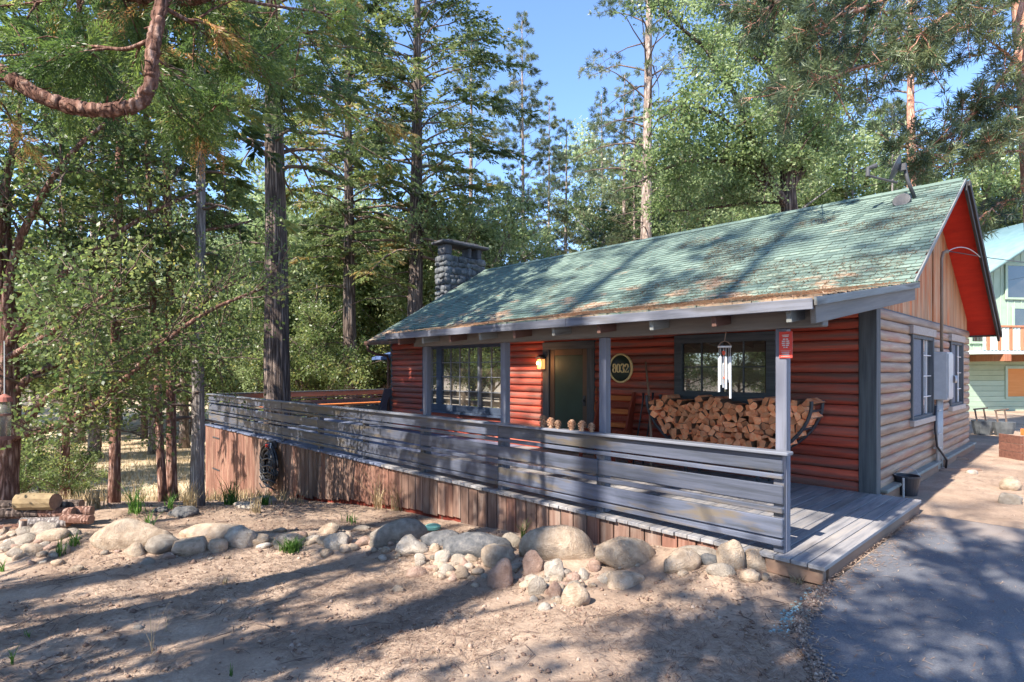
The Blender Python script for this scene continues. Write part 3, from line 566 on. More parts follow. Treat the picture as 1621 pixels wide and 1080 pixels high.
# gable end: narrow vertical boards with shadow gaps, each cut to the rake
gy_ = 8.66; k = 0
while gy_ < 15.80:
    wv = 0.115 + 0.02 * math.sin(k * 2.3); y1 = min(gy_ + wv, 15.82)
    if not (12.17 < gy_ < 12.24):
        za, zb = mz(gy_) - .095, mz(y1 - .006) - .095
        pts = [(gy_, WT + .0), (y1 - .008, WT + .0), (y1 - .008, zb)] + ([(RY, RZ - .1)] if gy_ < RY < y1 - .01 else []) + [(gy_, za)]
        bm = bmesh.new(); f0 = [bm.verts.new((WX1 + .012, a, z)) for a, z in pts]; f1 = [bm.verts.new((WX1 - .02, a, z)) for a, z in pts]; n = len(pts)
        bm.faces.new(f0); bm.faces.new(f1[::-1])
        for i in range(n): j = (i + 1) % n; bm.faces.new((f0[j], f0[i], f1[i], f1[j]))
        P(bmobj('siding_board', bm, M['gable_board'], cabin))
    gy_ = y1; k += 1
mb = MB(); mb.add([[WX1 - .03, WY + .05, WT - .1], [WX1 - .03, WB, WT - .1], [WX1 - .03, WB, mz(WB) - .1], [WX1 - .03, RY, RZ - .1], [WX1 - .03, WY + .05, mz(WY + .05) - .1]], [[0, 1, 2, 3], [0, 3, 4, 4]]); P(mb.obj('wall', backing, cabin))
cb('siding_ledge', (WX1 + .002, WY + .13, WT - .035), (WX1 + .035, WB, WT - .002), M['trim_x'])
# louvred gable vent
vent = empty('gable_vent', (WX1 + .03, 11.15, 3.72)); vent.parent = cabin; P(vent)
link('frame', boxmesh(.03, .42, .5, M['barge']), vent)
for i in range(5): link('louvre', boxmesh(.05, .36, .03, M['bench_side']), vent, (.02, 0, -.2 + i * .1), (0, .5, 0))
# chimney
CHX0, CHX1, CHY0, CHY1, CHT = -14.70, -14.20, 10.67, 12.38, 5.22
chim = empty('chimney', (CHX0 + .25, 11.5, -2)); chim.parent = cabin; P(chim)
def CH(o): o.location = Vector(o.location) - Vector((CHX0 + .25, 11.5, -2)); return o
CH(box('core', (CHX0 + .04, CHY0 + .04, -2.2), (CHX1 - .04, CHY1 - .04, CHT - .02), M['mortar'], chim))
rs = random.Random(5)
def stone(cx, cy, cz, sx, sy, sz):
    cz += rs.uniform(-.03, .03); sz *= rs.uniform(.8, 1.22); sx *= rs.uniform(.9, 1.08)
    bm = bmesh.new(); bmesh.ops.create_icosphere(bm, subdivisions=2, radius=0.5)
    for v in bm.verts:
        c = v.co; m_ = max(abs(c.x), abs(c.y), abs(c.z)); q = c * (0.5 / m_); c2 = c.lerp(q, 0.93) * (1 + rs.uniform(-.05, .05)); v.co = Vector((c2.x * sx, c2.y * sy, c2.z * sz))
    CH(bmobj('stone', bm, M['stone'], chim, True, (cx, cy, cz)))
z = 2.3; row = 0
while z < CHT - .05:
    h = rs.uniform(.13, .24); h = min(h, CHT - z)
    y = CHY0 + .02
    while y < CHY1 - .05:
        wv = min(rs.uniform(.16, .40), CHY1 - .01 - y); stone(CHX1 - .03, y + wv / 2, z + h / 2, .075, wv * .99, h * .98); y += wv
    x = CHX0 + .01
    while x < CHX1 - .05:
        wv = min(rs.uniform(.15, .32), CHX1 - .01 - x); stone(x + wv / 2, CHY0 + .03, z + h / 2, wv * .97, .13, h * .96); x += wv
    z += h; row += 1
for (y0, y1) in ((CHY0 + .06, CHY0 + .34), (CHY0 + 1.02, CHY0 + 1.14), (CHY1 - .34, CHY1 - .14)):
    CH(box('pier', (CHX0 + .04, y0, CHT), (CHX1 - .05, y1, CHT + .33), M['slab'], chim, bev=0.03))
CH(box('cap_slab', (CHX0 - .10, CHY0 - .10, CHT + .333), (CHX1 + .10, CHY1 + .05, CHT + .42), M['slab'], chim, bev=0.03))
CH(box('cap_slab', (CHX0 + .0, CHY0 + .15, CHT + .423), (CHX1 - .02, CHY1 - .3, CHT + .48), M['slab'], chim, bev=0.02))
# big front window
def win_front(x0, x1, z0, z1, groups, rows, fm, mm, glass, tw, sill, parent_name='window'):
    wn = empty(parent_name, ((x0 + x1) / 2, WY, (z0 + z1) / 2)); wn.parent = cabin; P(wn)
    def W(o): o.location = Vector(o.location) - Vector(((x0 + x1) / 2, WY, (z0 + z1) / 2)); return o
    y0, y1 = WY - .085, WY + .02
    W(box('frame', (x0, y0, z1 - tw), (x1, y1, z1), fm, wn)); W(box('frame', (x0, y0, z0), (x1, y1, z0 + tw), fm, wn))
    W(box('frame', (x0, y0 + .002, z0 + tw), (x0 + tw, y1, z1 - tw), fm, wn)); W(box('frame', (x1 - tw, y0 + .002, z0 + tw), (x1, y1, z1 - tw), fm, wn))
    W(box('sill', (x0 - sill, y0 - .05, z0 - .06), (x1 + sill, y1, z0 - .002), fm, wn))
    gz0, gz1 = z0 + tw, z1 - tw
    for (a, b_, cols, mull) in groups:
        W(box('pane', (a, WY - .030, gz0), (b_, WY - .024, gz1), glass, wn, bev=0))
        if mull: W(box('mullion', (b_, WY - .075, gz0), (b_ + mull, WY + .01, gz1), fm if mull > .1 else mm, wn))
        for i in range(1, cols): q = a + (b_ - a) * i / cols; W(box('muntin', (q - .009, WY - .05, gz0), (q + .009, WY - .032, gz1), mm, wn, bev=0.002))
        for i in range(1, rows): q = gz0 + (gz1 - gz0) * i / rows; W(box('muntin', (a, WY - .049, q - .009), (b_, WY - .033, q + .009), mm, wn, bev=0.002))
    return wn
win_front(-12.28, -9.10, 0.60, 2.28, [(-12.13, -11.68, 2, .20), (-11.48, -10.08, 4, .07), (-10.01, -9.25, 2, 0)], 4, M['win_blue'], M['muntin'], M['glass'], .15, .03)
wd = win_front(-5.0, -3.36, 1.14, 2.18, [(-4.84, -4.22, 2, .05), (-4.17, -3.52, 2, 0)], 2, M['trim_x'], M['trim_x'], M['glass_dim'], .13, .04)
# side windows
for (y0, y1, z0, z1) in SOPEN:
    wn = empty('window', (WX1, (y0 + y1) / 2, (z0 + z1) / 2)); wn.parent = cabin; P(wn)
    def W(o): o.location = Vector(o.location) - Vector((WX1, (y0 + y1) / 2, (z0 + z1) / 2)); return o
    a, b_ = WX1 - .01, WX1 + .075
    W(box('head_casing', (a, y0 - .06, z1 - .03), (b_ + .02, y1 + .06, z1 + .10), M['sill'], wn)); W(box('sill', (a, y0 - .06, z0 - .08), (b_ + .03, y1 + .06, z0 + .01), M['sill'], wn))
    for q in (y0, y1 - .07): W(box('frame', (a, q, z0 + .013), (b_, q + .07, z1 - .033), M['trim'], wn))
    ym = (y0 + y1) / 2
    W(box('frame', (a, y0 + .072, z1 - .09), (b_ - .01, y1 - .072, z1 - .034), M['trim_x'], wn)); W(box('frame', (a, y0 + .072, z0 + .013), (b_ - .01, y1 - .072, z0 + .06), M['trim_x'], wn))
    W(box('screen', (WX1 + .03, y0 + .072, z0 + .062), (WX1 + .036, ym, z1 - .092), M['mesh_grey'], wn, bev=0)); W(box('mullion', (WX1 + .0, ym, z0 + .062), (WX1 + .06, ym + .04, z1 - .092), M['trim'], wn))
    W(box('pane', (WX1 + .018, ym + .042, z0 + .062), (WX1 + .024, y1 - .072, z1 - .092), M['glass'], wn, bev=0))
    q = (ym + y1) / 2; W(box('muntin', (WX1 + .026, q - .008, z0 + .062), (WX1 + .04, q + .008, z1 - .092), M['white'], wn, bev=0))
    for i in (1, 2, 3): zq = z0 + (z1 - z0) * i / 4; W(box('muntin', (WX1 + .027, ym + .042, zq - .008), (WX1 + .041, y1 - .072, zq + .008), M['white'], wn, bev=0))
# front door
dr = empty('door', (-7.34, WY, 0)); dr.parent = cabin; P(dr)
def DW(o): o.location = Vector(o.location) - Vector((-7.34, WY, 0)); return o
DW(box('frame', (-8.0, WY - .09, 0), (-7.83, WY + .02, 2.02), M['trim'], dr)); DW(box('frame', (-6.85, WY - .09, 0), (-6.68, WY + .02, 2.02), M['trim'], dr)); DW(box('frame', (-8.0, WY - .092, 2.022), (-6.68, WY + .02, 2.17), M['trim_x'], dr))
DW(box('panel', (-7.70, WY - .045, .05), (-6.98, WY - .02, 1.90), M['door'], dr)); DW(box('threshold', (-7.83, WY - .12, 0.0), (-6.85, WY, .04), M['door_frame'], dr))
DW(box('stile', (-7.83, WY - .055, .04), (-7.702, WY - .01, 2.02), M['door_frame'], dr)); DW(box('stile', (-6.978, WY - .055, .04), (-6.85, WY - .01, 2.02), M['door_frame'], dr)); DW(box('rail', (-7.70, WY - .055, 1.902), (-6.98, WY - .01, 2.02), M['door_frame'], dr))
mb = MB(); mb.tube([(-6.93, WY - .055, 1.02), (-6.93, WY - .10, 1.02), (-6.93, WY - .115, 1.02)], [.014, .03, .02], 10); mb.box((-6.96, WY - .065, .92), (-6.90, WY - .056, 1.12)); DW(mb.obj('handle', M['dark_metal'], dr))
# electric meter cabinet, mast and pipes on the side wall
mt = empty('meter_cabinet', (WX1, 12.2, 1.5)); mt.parent = cabin; P(mt)
def MW(o): o.location = Vector(o.location) - Vector((WX1, 12.2, 1.5)); return o
MW(box('cabinet', (WX1 + .06, 12.02, 1.10), (WX1 + .26, 12.50, 1.92), M['metal'], mt, bev=0.01)); MW(box('cabinet_door', (WX1 + .262, 12.05, 1.13), (WX1 + .275, 12.47, 1.89), M['metal'], mt)); 
mb = MB(); mb.tube([(WX1 + .275, 12.50, 1.45), (WX1 + .31, 12.52, 1.45)], [.07, .065], 14); MW(mb.obj('meter', M['metal'], mt, smooth=False))
mb = MB(); mb.tube([(WX1 + .14, 12.28, 1.921), (WX1 + .14, 12.28, 3.55), (WX1 + .16, 12.30, 3.66), (WX1 + .22, 12.34, 3.68)], [.024, .024, .028, .036], 10); MW(mb.obj('mast', M['pipe'], mt, smooth=True))
for dy_, z0 in ((12.12, -.1), (12.22, -.1), (12.34, 0.05), (12.45, -.1)):
    mb = MB(); mb.tube([(WX1 + .11, dy_, 1.099), (WX1 + .11, dy_, z0)], [.024, .024], 8); MW(mb.obj('pipe', M['metal'], mt, smooth=True))
mb = MB(); mb.tube([(WX1 + .10, 12.02, 1.0), (WX1 + .10, 11.98, .6), (WX1 + .12, 12.02, .3), (WX1 + .22, 12.25, .05), (WX1 + .18, 12.4, -.1)], [.018] * 5, 8); MW(mb.obj('hose_pipe', M['rubber'], mt, smooth=True))
for zc in (.25, .5, .9):
    MW(box('pipe_clip', (WX1 + .06, 12.06, zc), (WX1 + .14, 12.28, zc + .02), M['metal'], mt, bev=0))

# ------------------------------------------------------------------ the deck
DX0, DX1, DY0 = -18.45, -1.60, 5.08
deck = empty('porch_deck', (-10, 6.8, 0), 0, 'long raised grey timber deck with horizontal board railing and brown skirt', 'deck')
def DK(o): o.location = Vector(o.location) - Vector((-10, 6.8, 0)); return o
def dbox(*a, **k): return DK(box(*a, parent=deck, **k))
x = DX1; i = 0; T1 = dep(440, 640, 16.6)
while x > DX0:
    wv = 0.139; x0 = x - wv
    mt_ = M['deck_blue'] if x0 < -8.6 else M['deck']
    y1 = WY - .03 if x0 > -13.86 else 13.4
    jit = random.uniform(-.012, .012)
    if abs(x0 + .07 - T1[0]) < .52:                      # gap left for the cedar trunk
        dbox('plank', (x0 + .004, DY0 + jit, -.038), (x - .004, T1[1] - .55, 0), mt_); dbox('plank', (x0 + .004, T1[1] + .55, -.038), (x - .004, y1, 0), mt_)
    else: dbox('plank', (x0 + .004, DY0 + jit, -.038), (x - .004, y1, 0.0), mt_)
    x = x0; i += 1
DXL = x
dbox('joist', (DXL + .05, DY0 + .10, -.20), (-1.64, DY0 + .14, -.042), M['skirt']); dbox('joist', (-1.66, DY0 + .15, -.16), (-1.62, WY - .05, -.042), M['footing_brown']); dbox('joist', (-2.1, DY0 + .03, -.17), (-1.63, DY0 + .07, -.042), M['footing_brown'])
# skirt boards following the slope
x = -2.0; i = 0
while x > DXL + .1:
    wv = 0.196 * random.uniform(.92, 1.06); xm = x - wv / 2; g_ = gz(xm, DY0 - .05); bot = g_ - .06 if xm > -5.6 else g_ + random.uniform(.0, .05) + (.04 if -12 < xm < -6.5 else -.1)
    mm = M['skirt_red'] if (xm < -14.6 or xm > -3.1 or (i % 7 == 3) or -9.6 < xm < -8.0) else M['skirt']
    yj = random.uniform(-.004, .004)
    dbox('skirt_board', (x - wv + .007, DY0 + .045 + yj, bot), (x - .007, DY0 + .068 + yj, -.043), mm)
    x -= wv; i += 1
SKL = x
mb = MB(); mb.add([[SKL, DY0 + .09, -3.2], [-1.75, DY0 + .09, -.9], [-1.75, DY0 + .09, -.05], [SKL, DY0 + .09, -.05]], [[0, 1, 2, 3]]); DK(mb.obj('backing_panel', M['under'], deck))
y = DY0 + .1; 
while y < 8.5:
    dbox('skirt_board', (SKL - .02, y, gz(SKL, y) - .3), (SKL + .004, y + .185, -.043), M['skirt_red']); y += .195
# latch and hinges of the skirt hatch
for zz in (-.35, -1.25): dbox('hinge', (-17.9, DY0 + .026, zz), (-17.3, DY0 + .042, zz + .035), M['dark_metal'], bev=0)
# railing
RYF, RYB = 5.135, 5.168
posts = [-9.30, -11.12, -12.95, -14.78, -16.6, -18.3]
for xx in posts: dbox('rail_post', (xx - .045, 5.172, 0.0), (xx + .045, 5.262, .87), M['rail'])
for xx in (-2.01, -3.98, -5.65, -7.47): dbox('post_cleat', (xx - .045, 5.170, 0.002), (xx + .045, 5.217, .87), M['rail'])
LEV = [(.722, .868), (.655, .700), (.437, .602), (.357, .408), (.147, .317), (.072, .128)]
for (z0, z1) in LEV:
    wide = z1 - z0 > .1; cuts = [-1.96, -5.65, -9.30, -12.95, -16.6, -18.37] if LEV.index((z0, z1)) % 4 < 2 else [-1.96, -3.98, -7.47, -11.12, -14.78, -18.37]
    for a, b_ in zip(cuts[:-1], cuts[1:]):
        j = random.uniform(-.004, .004)
        o = dbox('rail_board' if wide else 'rail_strip', (b_ + .004, (RYF if wide else RYF - .012) + j, z0 + j), (a - .004, RYB, z1 + j), M['rail'], bev=0.006)
for a, b_ in ((-1.90, -5.65), (-5.655, -9.30), (-9.305, -12.95), (-12.955, -18.42)): dbox('rail_cap', (b_, 5.075, .872), (a, 5.215, .905), M['cap'], bev=0.008)
# end railing running back along the far side
for yy in (7.0, 8.8, 10.6, 12.4, 13.3): dbox('rail_post', (DXL + .06, yy - .045, 0), (DXL + .15, yy + .045, .87), M['trim'])
for (z0, z1) in LEV:
    for a, b_ in ((5.25, 8.8), (8.808, 13.4)): dbox('rail_board' if z1 - z0 > .1 else 'rail_strip', (DXL + .155, a, z0), (DXL + .185, b_, z1), M['footing_brown'] if z0 > .7 else M['trim_x'])
for a, b_ in ((5.25, 8.8), (8.805, 13.4)): dbox('rail_cap', (DXL + .04, a, .872), (DXL + .20, b_, .905), M['trim_x'])

# ------------------------------------------------------------------ neighbouring house
NBD = 21.5; NA = rad(8)                               # its front is turned slightly away from the view axis
nb0 = dep(1500, 585, NBD); nxv = AR * math.cos(NA) + AD * math.sin(NA); nyv = AD * math.cos(NA) - AR * math.sin(NA)
nb = empty('neighbour_house', (nb0[0], nb0[1], 0), math.atan2(nxv[1], nxv[0]), 'pale green two-storey house with balcony seen past the right end of the cabin', 'house')
def nbox(name, p0, p1, m, parent=None, **k): return box(name, p0, p1, m, parent or nb, **k)
nbox('wall', (-1.0, .03, -.3), (9.5, 7, 2.15), M['nb_green2'], bev=0)
NRK = .60; NE = 5.35                                  # rake slope and eave height at x = 1.2
def nroof(x): return NE + NRK * (x - 1.2)
# upper storey wall: board and batten up to the rake
x = .2; i = 0
while x < 9.0:
    h0, h1 = nroof(min(x, 5.2)) if x < 5.2 else nroof(10.4 - x), nroof(min(x + .3, 5.2)) if x < 5.2 else nroof(10.1 - x)
    bm = bmesh.new(); a = [bm.verts.new(v) for v in ((x, 0, 2.2), (x + .292, 0, 2.2), (x + .292, 0, h1 - .1), (x, 0, h0 - .1))]; b_ = [bm.verts.new((v.co.x, .04, v.co.z)) for v in a]
    bm.faces.new(a); bm.faces.new(b_[::-1])
    for q in range(4): r_ = (q + 1) % 4; bm.faces.new((a[r_], a[q], b_[q], b_[r_]))
    bmobj('siding_board', bm, M['nb_green'], nb); 
    if x < 4: nbox('batten', (x + .28, -.02, 2.2), (x + .312, -.002, h1 - .12), M['nb_green'])
    x += .3
for i in range(12):                                   # lap siding below
    z = -.2 + i * .2; o = nbox('lap_board', (-.95, -.03, z), (9.4, .02, z + .192), M['nb_green'] if z < 1.2 else M['nb_green2']); o.rotation_euler = (rad(4), 0, 0)
slabm = M['nb_roof']
mb = MB()
for s, x0, x1 in ((1, .2, 5.2), (-1, 5.2, 10.3)):
    za, zb = (nroof(x0), nroof(x1)) if s > 0 else (nroof(5.2), nroof(.1))
    mb.add([[x0, -.6, za], [x1, -.6, zb], [x1, 8, zb], [x0, 8, za], [x0, -.6, za - .18], [x1, -.6, zb - .18], [x1, 8, zb - .18], [x0, 8, za - .18]], [[0, 1, 2, 3], [7, 6, 5, 4], [4, 5, 1, 0], [0, 3, 7, 4], [1, 5, 6, 2]])
mb.obj('roof', slabm, nb)
def nwin(x0, x1, z0, z1, pm):
    wn = empty('window', (0, 0, 0)); wn.parent = nb
    nbox('frame', (x0, -.07, z0), (x0 + .1, -.031, z1), M['nb_green'], wn); nbox('frame', (x1 - .1, -.07, z0), (x1, -.031, z1), M['nb_green'], wn)
    nbox('frame', (x0 + .101, -.07, z1 - .1), (x1 - .101, -.031, z1), M['nb_green'], wn); nbox('frame', (x0 + .101, -.07, z0), (x1 - .101, -.031, z0 + .08), M['nb_green'], wn)
    nbox('pane', (x0 + .101, -.045, z0 + .081), (x1 - .101, -.035, z1 - .101), pm, wn, bev=0)
nwin(2.45, 4.6, 4.3, 5.7, M['glass_dark']); nwin(.9, 1.85, 2.6, 3.95, M['glass_dark']); nwin(2.75, 4.2, 2.4, 4.05, M['glass_dark']); nwin(2.45, 4.4, .5, 1.75, M['orange_blind'])
bal = empty('balcony', (0, 0, 0)); bal.parent = nb
nbox('floor', (.0, -1.35, 2.17), (9.2, -.045, 2.30), M['nb_grey'], bal); nbox('hand_rail', (.0, -1.40, 3.12), (9.2, -1.30, 3.19), M['nb_brown'], bal)
x = .05; i = 0
while x < 8.5:
    nbox('baluster', (x, -1.37, 2.302), (x + .11, -1.335, 3.118), M['nb_brown'] if i % 3 == 1 else M['nb_grey'], bal); x += .155; i += 1
for x in (.9, 2.45, 4.0, 5.5): 
    nbox('bracket', (x, -1.36, 1.92), (x + .3, -.05, 2.168), M['nb_brown'], bal)

# ------------------------------------------------------------------ rocks
def rockmesh(name, sx, sy, sz, mat_, seed, sharp=0.0, sub=3):
    r = np.random.default_rng(seed); bm = bmesh.new(); bmesh.ops.create_icosphere(bm, subdivisions=sub, radius=1.0)
    pl = [(v / np.linalg.norm(v), r.uniform(.55, .9)) for v in r.standard_normal((11 if sharp > 0 else 7, 3))]
    off = r.uniform(0, 50, 3)
    for v in bm.verts:
        c = np.array(v.co); 
        for nrm, d in pl:
            k = c @ nrm - d
            if k > 0: c = c - nrm * k * (0.92 if sharp > 0 else 0.68)
        n = float(vnoise(np.array([c[0] * 1.8 + off[0]]), np.array([c[1] * 1.8 + c[2] * 2.1 + off[1]]), 21)[0]) - .5
        n2 = float(vnoise(np.array([c[0] * 5 + off[1]]), np.array([c[1] * 5 - c[2] * 4.3 + off[2]]), 22)[0]) - .5
        c = c * (1 + .22 * n + .09 * n2); v.co = Vector((c[0] * sx, c[1] * sy, c[2] * sz))
    for f in bm.faces: f.smooth = True
    me = bpy.data.meshes.new(name); bm.to_mesh(me); bm.free(); me.materials.append(mat_)
    return me
# px centre, base y, width, height, material, sharp, label
ROCKS = [
 (195, 876, 102, 48, 'rock', 0, 'big domed tan boulder with dark lichen at the left of the rock border'),
 (207, 886, 34, 22, 'rock', 0, 'smooth ochre oval stone leaning on the big domed boulder'),
 (245, 882, 58, 28, 'rock_grey', 0, 'low grey stone between the domed boulder and the angular tan boulder'),
 (296, 884, 54, 35, 'rock', 1, 'angular tan boulder with a broken face in front of the long flat slab'),
 (330, 858, 96, 30, 'rock', 0, 'long flat smooth tan slab left of the whitish boulder'),
 (341, 880, 28, 28, 'rock', 0, 'small ochre stone wedged upright beside the angular tan boulder'),
 (378, 872, 56, 38, 'rock_white', 0, 'whitish sloping boulder in the middle of the left border'),
 (403, 867, 40, 18, 'rock', 0, 'smooth tan stone lying against the right side of the whitish boulder'),
 (454, 872, 54, 25, 'rock_grey', 0, 'grey-green oblong stone beside the green grass tuft'),
 (477, 856, 16, 14, 'rock_pink', 0, 'small round pinkish stone on the end of the grey-green oblong stone'),
 (495, 861, 24, 12, 'rock_white', 0, 'small pale flat stone right of the grass tuft'),
 (514, 868, 36, 16, 'rock', 0, 'tan flat stone left of the silvery angular stone'),
 (519, 848, 34, 18, 'rock', 1, 'orange-tan stone with a broken end behind the silvery stone'),
 (530, 874, 40, 28, 'rock_white', 1, 'silvery angular stone with a bright flat top'),
 (549, 864, 15, 22, 'rock', 1, 'narrow tan stone wedged right of the silvery stone'),
 (556, 875, 18, 13, 'rock', 0, 'small peach stone at the foot of the silvery stone'),
 (574, 868, 28, 16, 'rock_pink', 0, 'reddish brown stone left of the large pale boulder'),
 (590, 866, 18, 14, 'rock_pink', 0, 'small reddish stone touching the large pale boulder'),
 (622, 868, 84, 44, 'rock_grey', 0, 'large pale boulder with a sloping top below the dry grass'),
 (694, 866, 64, 27, 'rock_dark', 1, 'dark blue-grey boulder in front of the pale green lid'),
 (648, 886, 50, 34, 'rock_white', 1, 'jagged whitish stone between the pale boulder and the dark boulder'),
 (688, 876, 17, 16, 'rock', 0, 'small round tan stone under the dark boulder'),
 (664, 897, 20, 20, 'rock_white', 0, 'small white speckled stone below the jagged whitish stone'),
 (659, 916, 28, 19, 'rock_pink', 0, 'brownish cube-like stone at the low edge left of the two cobbles'),
 (627, 940, 22, 12, 'rock', 1, 'small flat tan stone lying alone on the dirt'),
 (699, 900, 28, 28, 'rock_white', 0, 'pale speckled stone above the upright cobble'),
 (726, 898, 25, 20, 'rock_grey', 0, 'grey oval cobble under the broad dark slab'),
 (706, 914, 24, 23, 'rock_grey', 0, 'upright grey cobble left of the chipped block'),
 (730, 922, 26, 27, 'rock', 1, 'chipped tan block right of the upright grey cobble'),
 (752, 890, 100, 42, 'rock_dark', 0, 'broad dark slab left of the cream boulder'),
 (788, 906, 54, 44, 'rock', 0, 'cream rounded boulder behind the pinkish egg-shaped stone'),
 (793, 938, 38, 52, 'rock_pink', 0, 'pinkish egg-shaped stone standing in front of the cream boulder'),
 (807, 872, 32, 28, 'rock_grey', 0, 'mottled stone behind the top of the cream boulder'),
 (846, 916, 42, 38, 'rock_pink', 1, 'rough brown stone right of the pinkish egg-shaped stone'),
 (889, 896, 120, 62, 'rock', 0, 'largest pale boulder with a broad domed top against the skirt'),
 (879, 922, 30, 38, 'rock_white', 0, 'tall cream stone leaning below the largest boulder'),
 (852, 947, 28, 30, 'rock_grey', 0, 'greenish grey cobble under the rough brown stone'),
 (878, 952, 22, 30, 'rock_pink', 0, 'pink oblong stone left of the flat triangular slab'),
 (912, 966, 44, 40, 'rock', 1, 'flat triangular tan slab at the lowest edge of the border'),
 (894, 918, 24, 18, 'rock_white', 1, 'small cream stone at the top of the stone cluster by the triangular slab'),
 (908, 926, 22, 20, 'rock_pink', 0, 'small rosy stone in the cluster above the triangular slab'),
 (924, 922, 20, 22, 'rock_white', 1, 'pale chipped stone at the right of the cluster above the triangular slab'),
 (862, 970, 20, 16, 'rock_white', 0, 'small white stone lying in front of the greenish grey cobble'),
 (885, 960, 16, 13, 'rock', 0, 'small round stone under the pink oblong stone'),
 (898, 958, 13, 11, 'rock_white', 0, 'tiny pale stone between the pink oblong stone and the triangular slab'),
 (845, 956, 14, 12, 'rock_white', 0, 'tiny pale stone left of the greenish grey cobble'),
 (996, 902, 98, 48, 'rock', 0, 'large mossy-topped boulder right of the largest boulder'),
 (1086, 910, 62, 38, 'rock', 0, 'smooth ochre boulder with a rounded lower edge near the deck end'),
 (1110, 892, 70, 22, 'rock_grey', 0, 'long grey slab behind the smooth ochre boulder'),
 (1128, 897, 32, 18, 'rock_dark', 0, 'small blue-grey stone between the ochre boulder and the tall standing stone'),
 (1161, 911, 38, 54, 'rock', 0, 'tall standing oval stone near the deck end'),
 (1197, 908, 42, 40, 'rock', 0, 'rounded leaning stone right of the tall standing stone'),
 (1146, 917, 40, 22, 'rock_grey', 0, 'low speckled stone at the foot of the tall standing stone'),
 (1193, 925, 34, 22, 'rock', 0, 'heart-shaped stone in front of the rounded leaning stone'),
 (1214, 924, 14, 18, 'rock', 1, 'small narrow stone beside the heart-shaped stone'),
 (966, 926, 36, 14, 'rock_white', 0, 'pale flat stone half buried below the mossy-topped boulder'),
 (990, 935, 60, 26, 'rock', 0, 'half buried tan stone under the mossy-topped boulder'),
 (62, 848, 38, 22, 'rock_grey', 0, 'dark grey rounded stone just below the log pile'),
 (76, 860, 42, 22, 'rock', 0, 'pale tan stone right of the dark grey rounded stone'),
 (30, 866, 34, 18, 'rock_grey', 0, 'dark flat stone left of the pale tan stone'),
 (46, 882, 34, 20, 'rock', 0, 'sloping tan stone low at the far left of the border'),
 (20, 884, 26, 13, 'rock_grey', 0, 'small grey slab second from the left edge'),
 (8, 872, 26, 14, 'rock_grey', 0, 'grey slab at the left edge of the picture'),
 (30, 850, 30, 14, 'rock_grey', 0, 'grey stone tucked under the left end of the log pile'),
 (97, 880, 20, 19, 'rock', 0, 'upright tan stone left of the big domed boulder'),
 (88, 897, 20, 13, 'rock', 1, 'small chipped stone below the upright tan stone'),
 (115, 909, 25, 16, 'rock', 1, 'small orange wedge of stone lying alone on the dirt'),
 (229, 898, 22, 14, 'rock_grey', 0, 'small grey pebble below the low grey stone'),
 (263, 888, 20, 12, 'rock_pink', 0, 'small pinkish stone below the angular tan boulder'),
 (110, 850, 26, 14, 'rock_grey', 0, 'small grey stone at the right end of the log pile'),
 (250, 812, 28, 9, 'rock_dark', 0, 'dark flat stone on the crest below the leaning twin trunks'),
 (283, 822, 46, 20, 'rock_dark', 0, 'dark rounded boulder on the crest beside the grey trunk'),
 (388, 808, 46, 12, 'rock_grey', 0, 'grey slab against the skirt under the hose'),
 (412, 798, 40, 12, 'rock_grey', 0, 'upper grey slab against the skirt under the hose'),
 (570, 842, 26, 9, 'rock_grey', 0, 'flat grey stone in the dirt below the skirt'),
 (1606, 802, 34, 22, 'rock_grey', 0, 'grey boulder at the right edge beyond the driveway'),
 (1608, 780, 30, 24, 'rock', 0, 'brown boulder behind the grey one at the right edge'),
 (1543, 752, 16, 9, 'rock_white', 0, 'pale flat stone on the dirt beside the cabin footing'),
 (215, 1000, 14, 9, 'rock_grey', 0, 'small round stone alone in the long trunk shadow'),
 (100, 1045, 14, 8, 'rock', 1, 'small tan stone near the bottom left'),
]
def put_rock(px, by, wpx, hpx, mk, sharp, label, seed, cat='rock', nm=None):
    p, d = hit(px, by - hpx * .12); w_ = 1.10 * wpx * d / F; h_ = hpx * d / F * 1.18; dy_ = w_ * random.uniform(.62, .8) if wpx < 80 else w_ * .5
    me = rockmesh('rock', w_ / 2 * 1.06, dy_ / 2, h_ / 2 * 1.12, M[mk], seed, sharp, 3 if wpx > 24 else 2)
    c = p + AD * dy_ * .38; zb = gz(c[0], c[1]); top = dep(px, by - hpx, d + dy_ * .35)[2]
    zc = max(top - h_ / 2 * 1.0, zb + h_ * .1)
    o = link(nm or ('boulder' if wpx > 50 else 'rock'), me, None, (c[0], c[1], zc), (random.uniform(-.08, .08), random.uniform(-.08, .08), rad(90) - YAW + random.uniform(-.25, .25)))
    tag(o, label, 'boulder' if wpx > 50 else 'rock', 'stones of the border along the deck' if by > 825 and px < 1300 else 'loose stones on the ground'); return o
for i, r_ in enumerate(ROCKS): put_rock(*r_, 100 + i)
